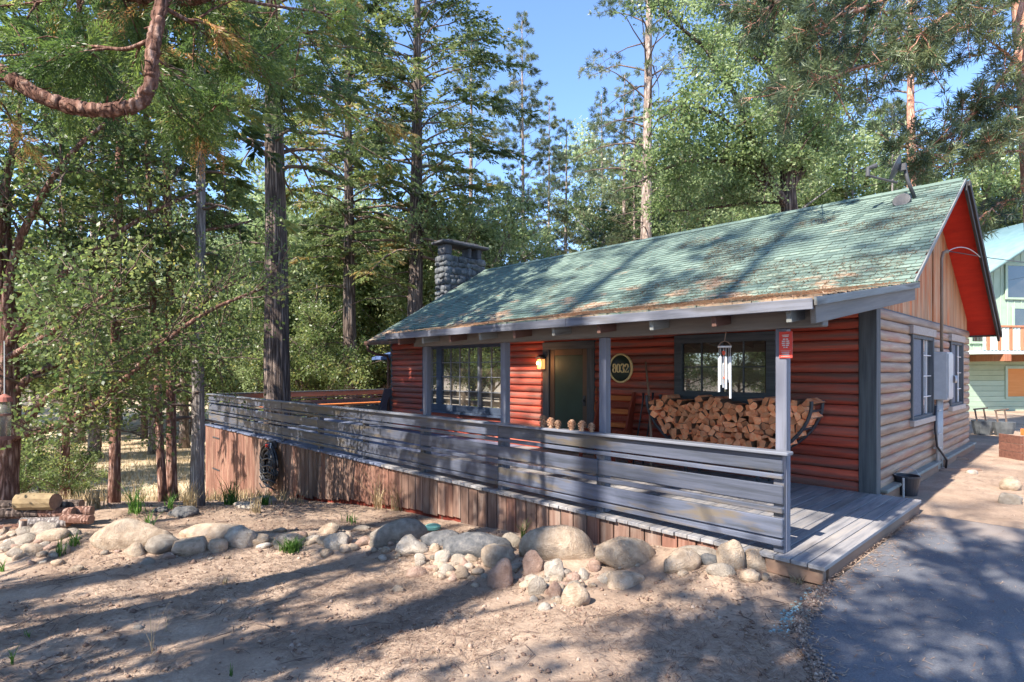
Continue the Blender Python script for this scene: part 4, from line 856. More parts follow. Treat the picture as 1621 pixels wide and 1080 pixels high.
# small cobbles filling the border: nothing tells them apart
cob = [rockmesh('cobble', .07, .055, .045, M[k], 500 + i, i % 2, 2) for i, k in enumerate(('rock', 'rock_grey', 'rock_white', 'rock_pink', 'rock'))]
rr = random.Random(11); lane = [(0, 858), (60, 872), (120, 866), (230, 872), (330, 872), (430, 866), (540, 868), (620, 874), (700, 902), (780, 905), (850, 925), (900, 940), (960, 905), (1040, 900), (1130, 908), (1225, 912)]
for i in range(190):
    px = rr.choice((rr.uniform(0, 1225), rr.gauss(690, 50), rr.gauss(890, 40), rr.uniform(0, 90))); px = min(max(px, 2), 1225)
    py = float(np.interp(px, [a for a, _ in lane], [b_ for _, b_ in lane])) + rr.gauss(0, 11); p, d = hit(px, py); s = rr.choice((rr.uniform(.35, .9), rr.uniform(.5, 1.5)))
    o = link('cobble', rr.choice(cob), None, (p[0], p[1], p[2] + .012), (rr.uniform(-.4, .4), rr.uniform(-.4, .4), rr.uniform(0, 6))); o.scale = (s, s, s * rr.uniform(.7, 1.1))
    tag(o, 'small cobble filling the gaps of the stone border', 'cobble', 'small cobbles in the stone border')

# ------------------------------------------------------------------ log pile at the left
M['cut_old'] = surf('weathered_cut_end', [(0.16, 0.09, 0.06), (0.32, 0.19, 0.12)], (12, 12, 12), fine=40)
def logobj(px, py, L, r, m_, label, ang=0.0, d=None, tilt=0, group='cut logs piled at the left'):
    if d is None: p, d = hit(px, py)
    c = dep(px, py, d); u = AR * math.cos(ang) + AD * math.sin(ang) + AU * tilt; u /= np.linalg.norm(u); rg = np.random.default_rng(int(px * 7 + py))
    P_ = [-u * L / 2, -u * L / 4, u * 0, u * L / 4, u * L / 2]; mb = MB()
    V, Fq = tube_np(P_, [r, r * 1.03, r * .97, r * 1.02, r * .98], 12, rng=rg, amp=.05); 
    mb.add(V, Fq[:48], mi=0); me_v = mb; 
    mb.add(V, Fq[48:], mi=1)
    o = mb.obj('cut_log', [m_, M['cut_old']], None, smooth=False); o.location = c; tag(o, label, 'log', group); return o
P0, DP = hit(60, 836)
logobj(15, 836, .5, .05, M['bark_red'], 'short grey log lowest at the left of the pile', .3, DP)
logobj(72, 827, .62, .07, M['bark_grey'], 'long silvery grey log low in the pile', .05, DP + .1)
logobj(122, 822, .42, .065, M['bark_red'], 'orange-red log end sticking out low at the right of the pile', -.1, DP + .1)
logobj(20, 812, .7, .07, M['bark_dark'], 'dark red log in the middle row at the left edge', .1, DP + .15)
logobj(68, 812, .85, .075, M['bark_red'], 'red-brown log in the middle row under the big pale log', .02, DP + .2)
logobj(118, 810, .45, .07, M['bark_red'], 'red log in the middle row at the right end', .15, DP + .3)
logobj(28, 799, .9, .06, M['bark_dark'], 'dark log in the upper row at the left', .0, DP + .35)
logobj(96, 799, .55, .07, M['bark_dark'], 'dark red log in the upper row right of the big pale log', .1, DP + .35)
mat_y = surf('yellow_brown_log', [(0.16, 0.11, 0.06), (0.30, 0.22, 0.12)], (6, 6, 6), fine=20, rand=0)
logobj(59, 794, .50, .115, mat_y, 'big pale yellow-brown log on top of the pile', .0, DP + .15)
for i, (px, py) in enumerate(((10, 842), (20, 846), (36, 833), (3, 850))):
    logobj(px, py, .16, .04, M['bark_pine'], 'short upright peg of split wood at the left edge below the log pile', 0, DP - .25, 6, 'short pegs of wood below the log pile')
for i, (px, py) in enumerate(((1518, 746), (1512, 728))):
    logobj(px, py, .8 if i == 0 else .5, .05, M['footing_brown'], ('board block lying on the dirt by the meter pipes', 'short board end nearer the cabin footing by the meter pipes')[i], 0.1, None, 0, None)

# ------------------------------------------------------------------ firewood in its curved rack
FY = 8.02                                              # front face of the stack
tl, tr = onY(1024, 636, FY), onY(1286, 632, FY); fcx = (tl[0] + tr[0]) / 2; hw = (tr[0] - tl[0]) / 2 - .03; fz0 = 0.30
def arcx(z):                                           # half width of the cradle at height z
    t = np.clip((z - fz0) / (1.16 - fz0), 0, 1); return hw * math.sqrt(max(0, 1 - (1 - t) ** 1.75)) 
rack = empty('firewood_rack', (fcx, FY + .2, 0), 0, 'dark curved metal cradle full of firewood on the porch', 'firewood rack')
def RK(o): o.location = Vector(o.location) - Vector((fcx, FY + .2, 0)); return o
A = np.linspace(0.0, 1.0, 15)
for yy in (FY - .02, FY + .40):
    pts = []
    for s in (-1, 1):
        zs = [1.22 - (1.22 - fz0 + .02) * (1 - math.cos(a * math.pi / 2)) for a in A[::-1]] if s > 0 else [1.22 - (1.22 - fz0 + .02) * (1 - math.cos(a * math.pi / 2)) for a in A]
        pts += [(fcx + s * (arcx(z) + .025), yy, z - .02) for z in (sorted(zs, reverse=True) if s < 0 else sorted(zs))]
    mb = MB(); mb.tube(pts, [.024] * len(pts), 6); RK(mb.obj('hoop', M['dark_metal'], rack, smooth=True))
for s in (-1, 1):
    for yy in (FY - .02, FY + .40):
        RK(box('leg', (fcx + s * .55 - .02, yy - .02, 0.003), (fcx + s * .55 + .02, yy + .02, .43), M['dark_metal'], rack))
for s in (-1, 1):
    for zz in (.55, .8, 1.05): 
        xx = fcx + s * (arcx(zz) + .03); RK(box('cross_bar', (xx - .012, FY, zz), (xx + .012, FY + .38, zz + .03), M['dark_metal'], rack))
rf = random.Random(21); cellp = []; sp = .100; row = 0; z = fz0 + .01
while z < 1.30:
    x = fcx - hw + (sp / 2 if row % 2 else 0)
    while x < fcx + hw: cellp.append((x + rf.uniform(-.036, .036), z + rf.uniform(-.030, .030))); x += sp
    z += sp * .86; row += 1
cp = np.array(cellp)
def clip(poly, nx_, nz_, c_):
    out = []
    for i in range(len(poly)):
        a, b_ = poly[i], poly[(i + 1) % len(poly)]; da = a[0] * nx_ + a[1] * nz_ - c_; db = b_[0] * nx_ + b_[1] * nz_ - c_
        if da <= 0: out.append(a)
        if da * db < 0: t = da / (da - db); out.append((a[0] + t * (b_[0] - a[0]), a[1] + t * (b_[1] - a[1])))
    return out
wood_n = 0
def topz(x): return 1.135 + .02 * math.sin(x * 9) + .06 * max(0, (x - fcx) / hw) + .02 * math.sin(x * 23)
for i, (x, z) in enumerate(cellp):
    if z > topz(x) + .015 or abs(x - fcx) > arcx(z) - .01 or z < fz0: continue
    poly = [(x - .11, z - .09), (x + .11, z - .09), (x + .11, z + .09), (x - .11, z + .09)]
    for j in np.argsort(((cp - (x, z)) ** 2).sum(1))[1:10]:
        q = cp[j]; n_ = q - (x, z); L = np.linalg.norm(n_); n_ = n_ / L; wgt = .5; poly = clip(poly, n_[0], n_[1], (x + n_[0] * L * wgt) * n_[0] + (z + n_[1] * L * wgt) * n_[1])
    if len(poly) < 3: continue
    if rf.random() < .13: 
        r_ = .056; poly = [(x + r_ * math.cos(a), z + r_ * math.sin(a)) for a in np.linspace(0, 2 * math.pi, 12, endpoint=False)]; kind = 'round'
    else:
        kind = 'split'
        if rf.random() < .55 and len(poly) > 4: del poly[rf.randrange(len(poly))]
        if rf.random() < .25 and len(poly) > 4: del poly[rf.randrange(len(poly))]
    gx_ = sum(p[0] for p in poly) / len(poly); gz_ = sum(p[1] for p in poly) / len(poly)
    poly = [((px - gx_) * .97, (pz_ - gz_) * .97) for px, pz_ in poly]; n = len(poly)
    y0 = FY + rf.gauss(0, .03); bm = bmesh.new(); tx, tz = rf.uniform(-.35, .35), rf.uniform(-.45, .45)
    f0 = [bm.verts.new((a, a * tx + c * tz, c)) for a, c in poly]; f1 = [bm.verts.new((a, .38, c)) for a, c in poly]
    bm.faces.new(f0); bm.faces.new(f1[::-1])
    for q in range(n):
        f = bm.faces.new((f0[(q + 1) % n], f0[q], f1[q], f1[(q + 1) % n])); f.material_index = 1 if kind == 'round' or q % 3 == 0 else 0
    bmesh.ops.recalc_face_normals(bm, faces=bm.faces[:])
    o = bmobj('firewood_log', bm, [M['cut_face'], M['cut_bark']], None, False, (gx_, y0, gz_)); wood_n += 1
    if kind == 'round': tag(o, 'round unsplit firewood log with pale ringed end in the curved rack', 'firewood', 'round firewood logs in the rack')
    else: tag(o, 'split orange-faced firewood piece ' + ('atop the stack ' if gz_ > topz(gx_) - .07 else 'inside the stack ' if gz_ > .55 else 'low in the stack ') + ('at the left end by the stick' if gx_ < fcx - .75 else 'at the right end past the post' if gx_ > fcx + .75 else 'left of the wind chime' if gx_ < fcx - .1 else 'between wind chime and right post'), 'firewood', 'split firewood pieces in the rack')

# ------------------------------------------------------------------ things on and around the porch
# address plaque
ac = onY(983, 583, WY - .075); pl = empty('address_plaque', tuple(ac), 0, 'round green-black plaque with gold rim reading 8032 beside the front door', 'house number')
def disc(r0, r1, y0, y1, n=48):
    mb = MB(); A = np.linspace(0, 2 * np.pi, n, endpoint=False); V = []
    for r_, y in ((r0, y0), (r1, y0), (r1, y1), (r0, y1)): V += [(r_ * math.cos(a), y, r_ * 1.06 * math.sin(a)) for a in A]
    j = np.arange(n); k = (j + 1) % n; Fq = []
    for s in range(4): t = (s + 1) % 4; Fq.append(np.stack([s * n + j, s * n + k, t * n + k, t * n + j], -1))
    mb.add(V, np.vstack(Fq)); return mb
disc(0.001, .222, -.012, .02).obj('plate', M['sign_green'], pl); disc(.222, .25, -.022, .02).obj('rim', M['gold'], pl)
def ring(cx, cz, rx, rz, a0, a1, wt, wn, n=26):
    """band along an ellipse arc: wt at the sides, wn at top and bottom"""
    A = np.linspace(a0, a1, n); V = []
    for a in A:
        wv = 1.35 * (wn + (wt - wn) * abs(math.cos(a))); 
        for s in (-.5, .5): V.append((cx + (rx + s * wv) * math.cos(a), -.02, cz + (rz + s * wv) * math.sin(a)))
    V = np.array(V); V2 = V.copy(); V2[:, 1] = -.01; m_ = len(A); V = np.vstack([V, V2]); Fq = []
    for i in range(m_ - 1):
        a, b_, c_, d_ = 2 * i, 2 * i + 1, 2 * i + 3, 2 * i + 2; o_ = 2 * m_
        Fq += [[a, b_, c_, d_], [a, d_, d_ + o_, a + o_], [b_, b_ + o_, c_ + o_, c_]]
    return V, np.array(Fq)
TP = 2 * math.pi
def digit(ch, cx):
    mb = MB()
    if ch == '8': mb.add(*ring(cx, .042, .027, .034, 0, TP, .022, .010)); mb.add(*ring(cx, -.036, .032, .040, 0, TP, .022, .010))
    if ch == '0': mb.add(*ring(cx, 0, .034, .074, 0, TP, .024, .010, 36))
    if ch == '3':
        mb.add(*ring(cx - .006, .040, .030, .036, -1.35, 2.7, .022, .010)); mb.add(*ring(cx - .006, -.036, .034, .040, -2.7, 1.45, .023, .010)); mb.add(*ring(cx - .034, .05, .004, .004, 0, TP, .012, .012, 12)); mb.add(*ring(cx - .038, -.048, .004, .004, 0, TP, .012, .012, 12))
    if ch == '2':
        mb.add(*ring(cx, .034, .032, .040, -.45, 2.9, .022, .010)); mb.add(*ring(cx - .030, .034, .004, .004, 0, TP, .012, .012, 12))
        V = [(cx + .036, 0, .018), (cx + .016, 0, .012), (cx - .042, 0, -.072), (cx - .022, 0, -.060)]
        V = [(a, y, c) for y in (-.02, -.01) for a, _, c in V]; mb.add(V, [[0, 1, 2, 3], [0, 3, 7, 4], [1, 5, 6, 2]]); mb.box((cx - .042, -.0205, -.078), (cx + .040, -.01, -.060)); mb.box((cx + .032, -.021, -.078), (cx + .040, -.01, -.040))
    return mb.obj('digit', M['gold'], pl)
for ch, cx in zip('8032', (-.132, -.045, .047, .133)): digit(ch, cx)
# wall lantern
lc = onY(857, 575, WY - .13); lan = empty('wall_lantern', tuple(lc), 0, 'lit orange glass lantern on the log wall left of the front door', 'lantern')
link('glass_shade', boxmesh(.12, .12, .20, M['lamp'], .01), lan, (0, 0, -.02))
for sx_ in (-1, 1):
    for sy_ in (-1, 1): link('frame_bar', boxmesh(.014, .014, .25, M['dark_metal'], 0), lan, (sx_ * .063, sy_ * .063, -.02))
mb = MB(); mb.add([[-.10, -.10, .10], [.10, -.10, .10], [.10, .10, .10], [-.10, .10, .10], [-.03, -.03, .17], [.03, -.03, .17], [.03, .03, .17], [-.03, .03, .17]], [[0, 1, 5, 4], [1, 2, 6, 5], [2, 3, 7, 6], [3, 0, 4, 7], [4, 5, 6, 7], [3, 2, 1, 0]]); mb.obj('cap', M['dark_metal'], lan)
link('bulb', rockmesh('bulb', .025, .025, .035, M['bulb'], 9, 0, 2), lan, (-.02, -.09, 0)); link('bracket', boxmesh(.05, .06, .2, M['dark_metal']), lan, (.02, .105, .02))
pd = bpy.data.lights.new('lantern_light', 'POINT'); pd.energy = 3.5; pd.color = (1, .5, .2); pd.shadow_soft_size = .06; po = bpy.data.objects.new('lantern_light', pd); COL.objects.link(po); po.location = (0.0, -.17, -.02); po.parent = lan
# wind chime under the beam
cc = onY(1147, 548, 5.24); ch = empty('wind_chime', tuple(cc), 0, 'wind chime of long silver tubes with red beads hanging under the porch beam', 'wind chime')
mb = MB(); mb.tube([(0, 0, .05), (0, .03, 1.985 - cc[2])], [.004, .004], 5); mb.obj('cord', M['stick'], ch)
mb = MB(); mb.tube([(-.065, 0, .0), (-.035, 0, .035), (0, 0, .05), (.035, 0, .035), (.065, 0, .0)], [.005] * 5, 6); mb.obj('bow', M['stick'], ch)
mb = MB(); A = np.linspace(0, TP, 17)[:-1]; mb.tube([(0, 0, -.015), (0, 0, 0.0)], [.062, .062], 18); mb.obj('top_disc', M['white'], ch)
for i, (a, L) in enumerate(((3.3, .34), (2.2, .30), (4.4, .27), (.3, .40), (5.4, .31), (1.2, .25))):
    x, y = .052 * math.cos(a), .052 * math.sin(a); mb = MB(); mb.tube([(x, y, -.10), (x, y, -.10 - L)], [.010, .010], 8); t_ = mb.obj('chime_tube', M['alu'], ch); mb = MB(); mb.tube([(x, y, -.015), (x, y, -.10)], [.002, .002], 4); mb.obj('string', M['white'], ch)
link('bead', rockmesh('bead', .018, .018, .022, M['redball'], 3, 0, 2), ch, (.0, -.02, -.065)); link('striker', rockmesh('bead', .020, .020, .016, M['redball'], 4, 0, 2), ch, (.005, -.0, -.305))
mb = MB(); mb.tube([(0, 0, -.015), (0, 0, -.36)], [.0025, .0025], 4); mb.obj('clapper_cord', M['stick'], ch)
# red notice on the post
nc = onY(1243, 546, 5.20); nt_ = empty('red_notice', (nc[0], 5.212, nc[2]), 0, 'small red notice with white print fixed to the right porch post', 'notice')
link('board', boxmesh(.112, .008, .235, M['sign_red'], .002), nt_)
mb = MB(); A = np.linspace(0, TP, 20, endpoint=False)
def bar(x0, x1, z0, z1): mb.box((x0, -.0062, z0), (x1, -.0042, z1))
for (x0, x1, z) in ((-.03, .03, .082), (-.026, .026, .070)): bar(x0, x1, z, z + .007)
for i in range(5): hw_ = (.022, .031, .033, .029, .018)[i]; bar(-hw_, -.004, .045 - i * .018, .055 - i * .018); bar(.002, hw_, .045 - i * .018, .055 - i * .018)
bar(-.042, .042, -.052, -.050); bar(-.034, .034, -.068, -.062); bar(-.030, .030, -.090, -.078); bar(-.036, .036, -.103, -.100)
mb.obj('print', M['white'], nt_)
# bench with orange slats left of the firewood
bn = empty('slatted_bench', (-6.02, 8.15, 0), 0, 'orange slatted wooden bench against the wall between front door and firewood', 'bench')
for i in range(6):
    z = .52 + i * .118
    link('back_slat', boxmesh(.66, .022, .088, M['bench'] if i % 2 else M['bench_side']), bn, (-.05, .14 + i * .018, z), (-.15, 0, 0))
for i in range(4): link('seat_slat', boxmesh(.66, .09, .022, M['bench']), bn, (-.05, -.32 + i * .105, .42))
for s in (-.40, .30):
    bm = bmesh.new(); pr_ = [(-.38, 0), (-.32, 0), (-.30, .38), (.05, .38), (.10, 0), (.20, 0), (.16, .45), (.27, 1.08), (.30, 1.22), (.24, 1.22), (.12, .95), (.02, .62), (-.12, .56), (-.36, .60)]
    a = [bm.verts.new((s - .018, y, z + .003)) for y, z in pr_]; b_ = [bm.verts.new((s + .018, y, z + .003)) for y, z in pr_]; n = len(pr_); bm.faces.new(a); bm.faces.new(b_[::-1])
    for q in range(n): r_ = (q + 1) % n; bm.faces.new((a[r_], a[q], b_[q], b_[r_]))
    bmesh.ops.recalc_face_normals(bm, faces=bm.faces[:]); bmesh.ops.triangulate(bm, faces=bm.faces[:]); bmobj('side_panel', bm, M['bench_side'], bn)
# leaning sticks and tools
p0 = onY(1031, 702, 7.95); p1 = onY(1022, 573, 8.35); mb = MB(); mb.tube([(p0[0] + .02, 7.90, 0.0), tuple(p0), ((p0[0] + p1[0]) / 2 + .02, 8.15, (p0[2] + p1[2]) / 2), tuple(p1)], [.022, .022, .020, .016], 8); tag(mb.obj('walking_stick', M['stick'], smooth=True), 'tall bare crooked stick leaning on the wall beside the firewood', 'stick')
for i, (px, lab) in enumerate(((1018, 'black tool handle leaning left of the bare stick'), (1033, 'black tool handle leaning between the stick and the firewood'))):
    q = onY(px, 622, 8.30); mb = MB(); mb.tube([(q[0] + .01, 7.98, .003), (q[0], 8.29, q[2] - .16), (q[0], 8.31, q[2])], [.014, .014, .022], 8); tag(mb.obj('tool_handle', M['rubber'], smooth=True), lab, 'tool')
mb = MB(); mb.tube([(-6.62, 8.50, 1.28), (-6.58, 8.44, 1.1), (-6.60, 8.42, .9), (-6.56, 8.42, .75), (-6.60, 8.44, .5), (-6.62, 8.44, .003)], [.008] * 6, 6); tag(mb.obj('orange_cord', M['bench'], smooth=True), 'thin orange cord hanging beside the front door frame', 'cord')
# pine cones on the rail
for px, sc_, lab in ((860, 1.35, 'tallest dark pine cone at the left end of the row on the rail'), (873, 1.2, 'dark pine cone second from the left on the rail'), (884, 1.0, 'orange pine cone touching the dark one on the rail'), (905, 1.15, 'tan pine cone standing alone in the middle of the rail row'), (921, 1.15, 'whitish pine cone second from the right on the rail'), (937, 1.0, 'small tan pine cone at the right end of the row on the rail')):
    x = onY(px, 676, 5.15)[0]; mb = MB(); h_ = .105 * sc_; rg = random.Random(px)
    mb.tube([(0, 0, .0), (0, 0, h_ * .5), (0, 0, h_)], [.022 * sc_, .02 * sc_, .006], 6)
    for k in range(46):
        t = k / 46; a = k * 2.4; r0 = (.040 * math.sin(math.pi * (t * .8 + .16)) + .004) * sc_; z = h_ * t; c_, s_ = math.cos(a), math.sin(a); wv = .012 * sc_
        u = np.array([c_, s_, .45]); v_ = np.array([-s_, c_, 0]); o_ = np.array([0, 0, z]); tp = o_ + u * r0; 
        mb.add([o_ + v_ * .003, o_ - v_ * .003, tp - v_ * wv, tp + v_ * wv], [[0, 1, 2, 3]]); mb.add([tp - v_ * wv, tp - v_ * wv - [0, 0, .007], tp + v_ * wv - [0, 0, .007], tp + v_ * wv], [[0, 1, 2, 3]])
    o = mb.obj('pine_cone', M['cone']); o.location = (x, 5.145, .905); o.rotation_euler = (rg.uniform(-.1, .1), rg.uniform(-.1, .1), rg.uniform(0, 6)); tag(o, lab, 'pine cone', 'pine cones lined up on the deck rail')
# coiled hose on the skirt
hc = onY(430, 735, DY0 - .05); hs = empty('coiled_hose', (hc[0], DY0 - .05, hc[2]), 0, 'coil of black garden hose hanging on the brown deck skirt', 'hose')
mb = MB(); pts = []; rg = random.Random(2)
for k in range(26 * 20):
    a = k / 26 * TP; l_ = k // 26; rx = .16 + .36 * ((l_ * .618) % 1) + rg.uniform(-.006, .006); rz = .22 + .30 * ((l_ * .618) % 1); pts.append((rx * math.cos(a) * .95, -.02 - .018 * (l_ % 6) + .012 * math.sin(a * 3 + l_), rz * math.sin(a)))
mb.tube(pts, [.018] * len(pts), 6); mb.obj('coil', M['rubber'], hs, smooth=True)
for k in range(5): 
    z = .15 - k * .16; mb = MB(); mb.tube([(-.46, -.10, z), (-.15, -.16, z - .05), (.2, -.16, z + .03), (.46, -.09, z - .02)], [.016] * 4, 6); mb.obj('loose_loop', M['rubber'], hs, smooth=True)
link('hanger', boxmesh(.30, .07, .16, M['dark_metal']), hs, (0, .03, .46)); link('nozzle', boxmesh(.06, .06, .07, M['sign_red']), hs, (.04, -.12, .44)); mb = MB(); mb.tube([(.18, -.08, .5), (.24, -.12, .40)], [.02, .012], 8); mb.obj('coupling', M['metal'], hs)
mb = MB(); p = hit(445, 815)[0]; q = onY(460, 775, DY0 - .1); mb.tube([tuple(p), tuple(q)], [.012, .012], 6); tag(mb.obj('stake', M['stick']), 'thin pale stake leaning on the skirt under the hose', 'stake')
# bucket at the cabin corner
bp_, bd = hit(1432, 786); bk = empty('bucket', (bp_[0] + .0, bp_[1] + .12, gz(bp_[0], bp_[1] + .12)), 0, 'black bucket with wire handle standing at the cabin corner', 'bucket')
mb = MB(); n = 24; A = np.linspace(0, TP, n, endpoint=False); V = []
for r_, z in ((.125, 0), (.165, .25), (.175, .25), (.175, .275), (.155, .275), (.118, .012)): V += [(r_ * math.cos(a), r_ * math.sin(a), z) for a in A]
j = np.arange(n); k_ = (j + 1) % n; mb.add(V, np.vstack([np.stack([s * n + j, s * n + k_, (s + 1) * n + k_, (s + 1) * n + j], -1) for s in range(5)])); mb.add([(0, 0, .012)] + [(.118 * math.cos(a), .118 * math.sin(a), .012) for a in A], [[0, 1 + q, 1 + (q + 1) % n, 1 + (q + 1) % n] for q in range(n)])
mb.obj('body', M['rubber'], bk, smooth=False)
mb = MB(); mb.tube([(-.17, 0, .26), (-.1, .03, .36), (0, .04, .40), (.1, .03, .36), (.17, 0, .26)], [.004] * 5, 5); mb.obj('handle', M['metal'], bk, smooth=True)
mb = MB(); q = dep(1430, 785, bd - .12); mb.tube([(q[0], q[1], gz(q[0], q[1])), (q[0], q[1], .12)], [.014, .014], 8); tag(mb.obj('ground_rod', M['metal']), 'short metal rod standing in front of the black bucket', 'rod')
# little brown tap post and pale lid by the skirt
p, d = hit(703, 822); tp_ = empty('valve_post', tuple(p), 0, 'small grey-brown valve cap standing in the dirt by the skirt', 'valve'); mb = MB(); mb.tube([(0, 0, -.05), (0, 0, .10), (0, 0, .105), (0, 0, .13)], [.045, .045, .052, .05], 12); mb.obj('body', M['gutter'], tp_); mb = MB(); mb.tube([(0, 0, .13), (0, 0, .155)], [.02, .018], 8); mb.obj('knob', M['gutter'], tp_)
p, d = hit(685, 840); mb = MB(); mb.tube([(0, 0, 0), (0, 0, .035), (0, 0, .05)], [.11, .11, .08], 20); o = mb.obj('green_lid', M['lid'], smooth=False); o.location = (p[0], p[1], p[2] + .03); tag(o, 'pale green plastic lid lying behind the dark boulder', 'lid')
# patio chair, table, umbrella, bench board behind
pc = dep(600, 650, 16.0); pcx, pcy = pc[0], pc[1]
chr_ = empty('patio_chair', (pcx, pcy, 0), rad(-70), 'dark grey sling patio chair on the deck beyond the house corner', 'chair')
link('seat', boxmesh(.5, .48, .03, M['mesh_grey']), chr_, (0, 0, .42), (.08, 0, 0)); link('backrest', boxmesh(.5, .03, .68, M['mesh_grey']), chr_, (0, .30, .76), (-.25, 0, 0))
for sx_ in (-.27, .27):
    mb = MB(); mb.tube([(sx_, .18, 0.015), (sx_, -.2, .03), (sx_, -.28, .3), (sx_, -.24, .60), (sx_, .2, .63)], [.014] * 5, 6); mb.obj('arm', M['dark_metal'], chr_, smooth=True); mb = MB(); mb.tube([(sx_, .18, .41), (sx_, .42, 1.12)], [.014, .014], 6); mb.obj('back_post', M['dark_metal'], chr_)
tc = dep(640, 650, 17.0); tb = empty('patio_table', (tc[0], tc[1], 0), 0, 'dark patio table standing behind the grey patio chair', 'table')
link('top', boxmesh(1.2, 1.0, .03, M['mesh_grey']), tb, (0, 0, .72))
for a in (-1, 1):
    for b_ in (-1, 1): link('leg', boxmesh(.04, .04, .70, M['dark_metal'], 0), tb, (a * .5, b_ * .4, .354))
um = empty('patio_umbrella', (tc[0] + .2, tc[1] + .3, 0), 0, 'blue patio umbrella rising from the table beyond the house corner', 'umbrella')
mb = MB(); mb.tube([(0, 0, .003), (0, 0, 2.35)], [.02, .02], 8); mb.obj('pole', M['dark_metal'], um)
mb = MB(); n = 8; V = [(0, 0, 2.4)] + [(1.35 * math.cos(a), 1.35 * math.sin(a), 1.98) for a in np.linspace(0, TP, n, endpoint=False)] + [(1.35 * math.cos(a), 1.35 * math.sin(a), 1.90) for a in np.linspace(0, TP, n, endpoint=False)]
mb.add(V, [[0, 1 + i, 1 + (i + 1) % n, 1 + (i + 1) % n] for i in range(n)] + [[1 + i, 9 + i, 9 + (i + 1) % n, 1 + (i + 1) % n] for i in range(n)]); mb.obj('canopy', M['plastic_blue'], um)
bb = empty('deck_bench', (DXL + .45, 9.2, 0), 0, 'long orange plank bench along the far deck railing', 'bench'); 
link('seat', boxmesh(.32, 5.6, .045, M['bench']), bb, (0, 0, .44))
for y in (-2.4, 0, 2.4): link('leg', boxmesh(.25, .09, .41, M['bench_side']), bb, (0, y, .208))
# satellite dish on the roof
db = np.array([-2.28, 11.66, mz(11.66) + .02]); ds = empty('satellite_dish', tuple(db), 0, 'grey satellite dish seen edge-on near the roof peak', 'satellite dish')
DU = AR * .95 + AD * .3; DUv = Vector(DU)
mb = MB(); mb.tube([(0, 0, 0), tuple(-AR * .12 + AU * .30), tuple(-AR * .18 + AU * .55)], [.03, .028, .028], 8); mb.obj('mast', M['dish'], ds, smooth=True)
mb = MB(); mb.tube([(0, 0, 0), tuple(-AR * .02 - AD * .02 + AU * .012)], [.14, .13], 14); o = mb.obj('foot', M['dark_metal'], ds); o.location = tuple(-AR * .22 - AU * .05)
dm = bpy.data.meshes.new('dish'); bm = bmesh.new(); bmesh.ops.create_uvsphere(bm, u_segments=28, v_segments=20, radius=.62)
bmesh.ops.delete(bm, geom=[v for v in bm.verts if v.co.z > -.535], context='VERTS'); 
for v in bm.verts: v.co.z += .62
r_ = bmesh.ops.solidify(bm, geom=bm.faces[:], thickness=.015); bm.to_mesh(dm); bm.free(); dm.materials.append(M['dish'])
o = link('reflector', dm, ds, tuple(-AR * .27 + AU * .50)); o.rotation_euler = Vector(tuple(-AR * .80 + AU * .40 + AD * .58)).to_track_quat('Z', 'Y').to_euler(); o.scale = (.8, .8, .8)
mb = MB(); mb.tube([tuple(-AR * .30 + AU * .26), tuple(-AR * .80 + AU * .38)], [.02, .02], 6); mb.obj('feed_arm', M['dish'], ds); mb = MB(); mb.tube([tuple(-AR * .80 + AU * .37), tuple(-AR * .80 + AU * .50), tuple(-AR * .66 + AU * .55)], [.035, .035, .045], 8); mb.obj('receiver', M['dish'], ds)
link('bracket', boxmesh(.10, .09, .12, M['dish']), ds, tuple(-AR * .20 + AU * .52))
# service wires
q0 = Vector((WX1 + .22, 12.34, 3.68)); 
for i, (p1, sag) in enumerate(((Vector(tuple(dep(1900, 380, 24))), .6), (Vector((-1.66, 13.7, 3.72)), .12))):
    pts = [q0.lerp(p1, t) - Vector((0, 0, sag * 4 * t * (1 - t) * (1 if i == 0 else -1))) for t in np.linspace(0, 1, 14)]; mb = MB(); mb.tube([tuple(p) for p in pts], [.009] * 14, 5); tag(mb.obj('service_wire', M['rubber'] if i == 0 else M['metal'], smooth=True), ('thin black service wire running right from the roof mast', 'short pale wire looping from the mast head to the barge board')[i], 'wire')
# neighbour's pots with metal frames and planter
for i, (px, by) in enumerate(((1556, 688), (1589, 690))):
    p, d = hit(px, by); f_ = empty('potted_frame', tuple(p), rad(90) - YAW + .1, ('left', 'right')[i] + ' grey tub with thin trellis legs against the green house', 'plant pot', 'tubs in front of the green house')
    s = d / F; mb = MB(); mb.tube([(0, 0, 0), (0, 0, 12 * s), (0, 0, 22 * s)], [11 * s, 14 * s, 15 * s], 12); mb.obj('tub', M['pot'], f_)
    for xx in (-9, 6): mb = MB(); mb.tube([(xx * s, 0, 15 * s), ((xx - 5) * s, 0, (48 - abs(xx)) * s)], [1.2 * s] * 2, 5); mb.obj('stake', M['bark_branch'], f_)
    mb = MB(); mb.tube([(-16 * s, 0, 40 * s), (8 * s, 0, 42 * s)], [1.3 * s] * 2, 5); mb.obj('cross_rod', M['bark_branch'], f_)
p, d = hit(1612, 727); s = d / F; pf = empty('planter_box', tuple(p), rad(90) - YAW, 'red-brown planter box with orange top boards at the right edge', 'planter')
for i in range(3): link('side_board', boxmesh(34 * s, .04, 12.5 * s, M['planter']), pf, (6 * s, -.25, (6 + i * 13) * s))
for i in range(3): link('end_board', boxmesh(.04, .5, 12.5 * s, M['planter']), pf, (-11 * s, .02, (6 + i * 13) * s))
link('soil', boxmesh(32 * s, .46, .03, M['soil'], 0), pf, (6 * s, 0, 36 * s)); link('rim_board', boxmesh(36 * s, .10, 10 * s, M['bench']), pf, (6 * s, -.26, 45 * s))
M['feeder'] = surf('faded_red_plastic', [(0.26, 0.08, 0.06), (0.34, 0.13, 0.10)], rand=0)
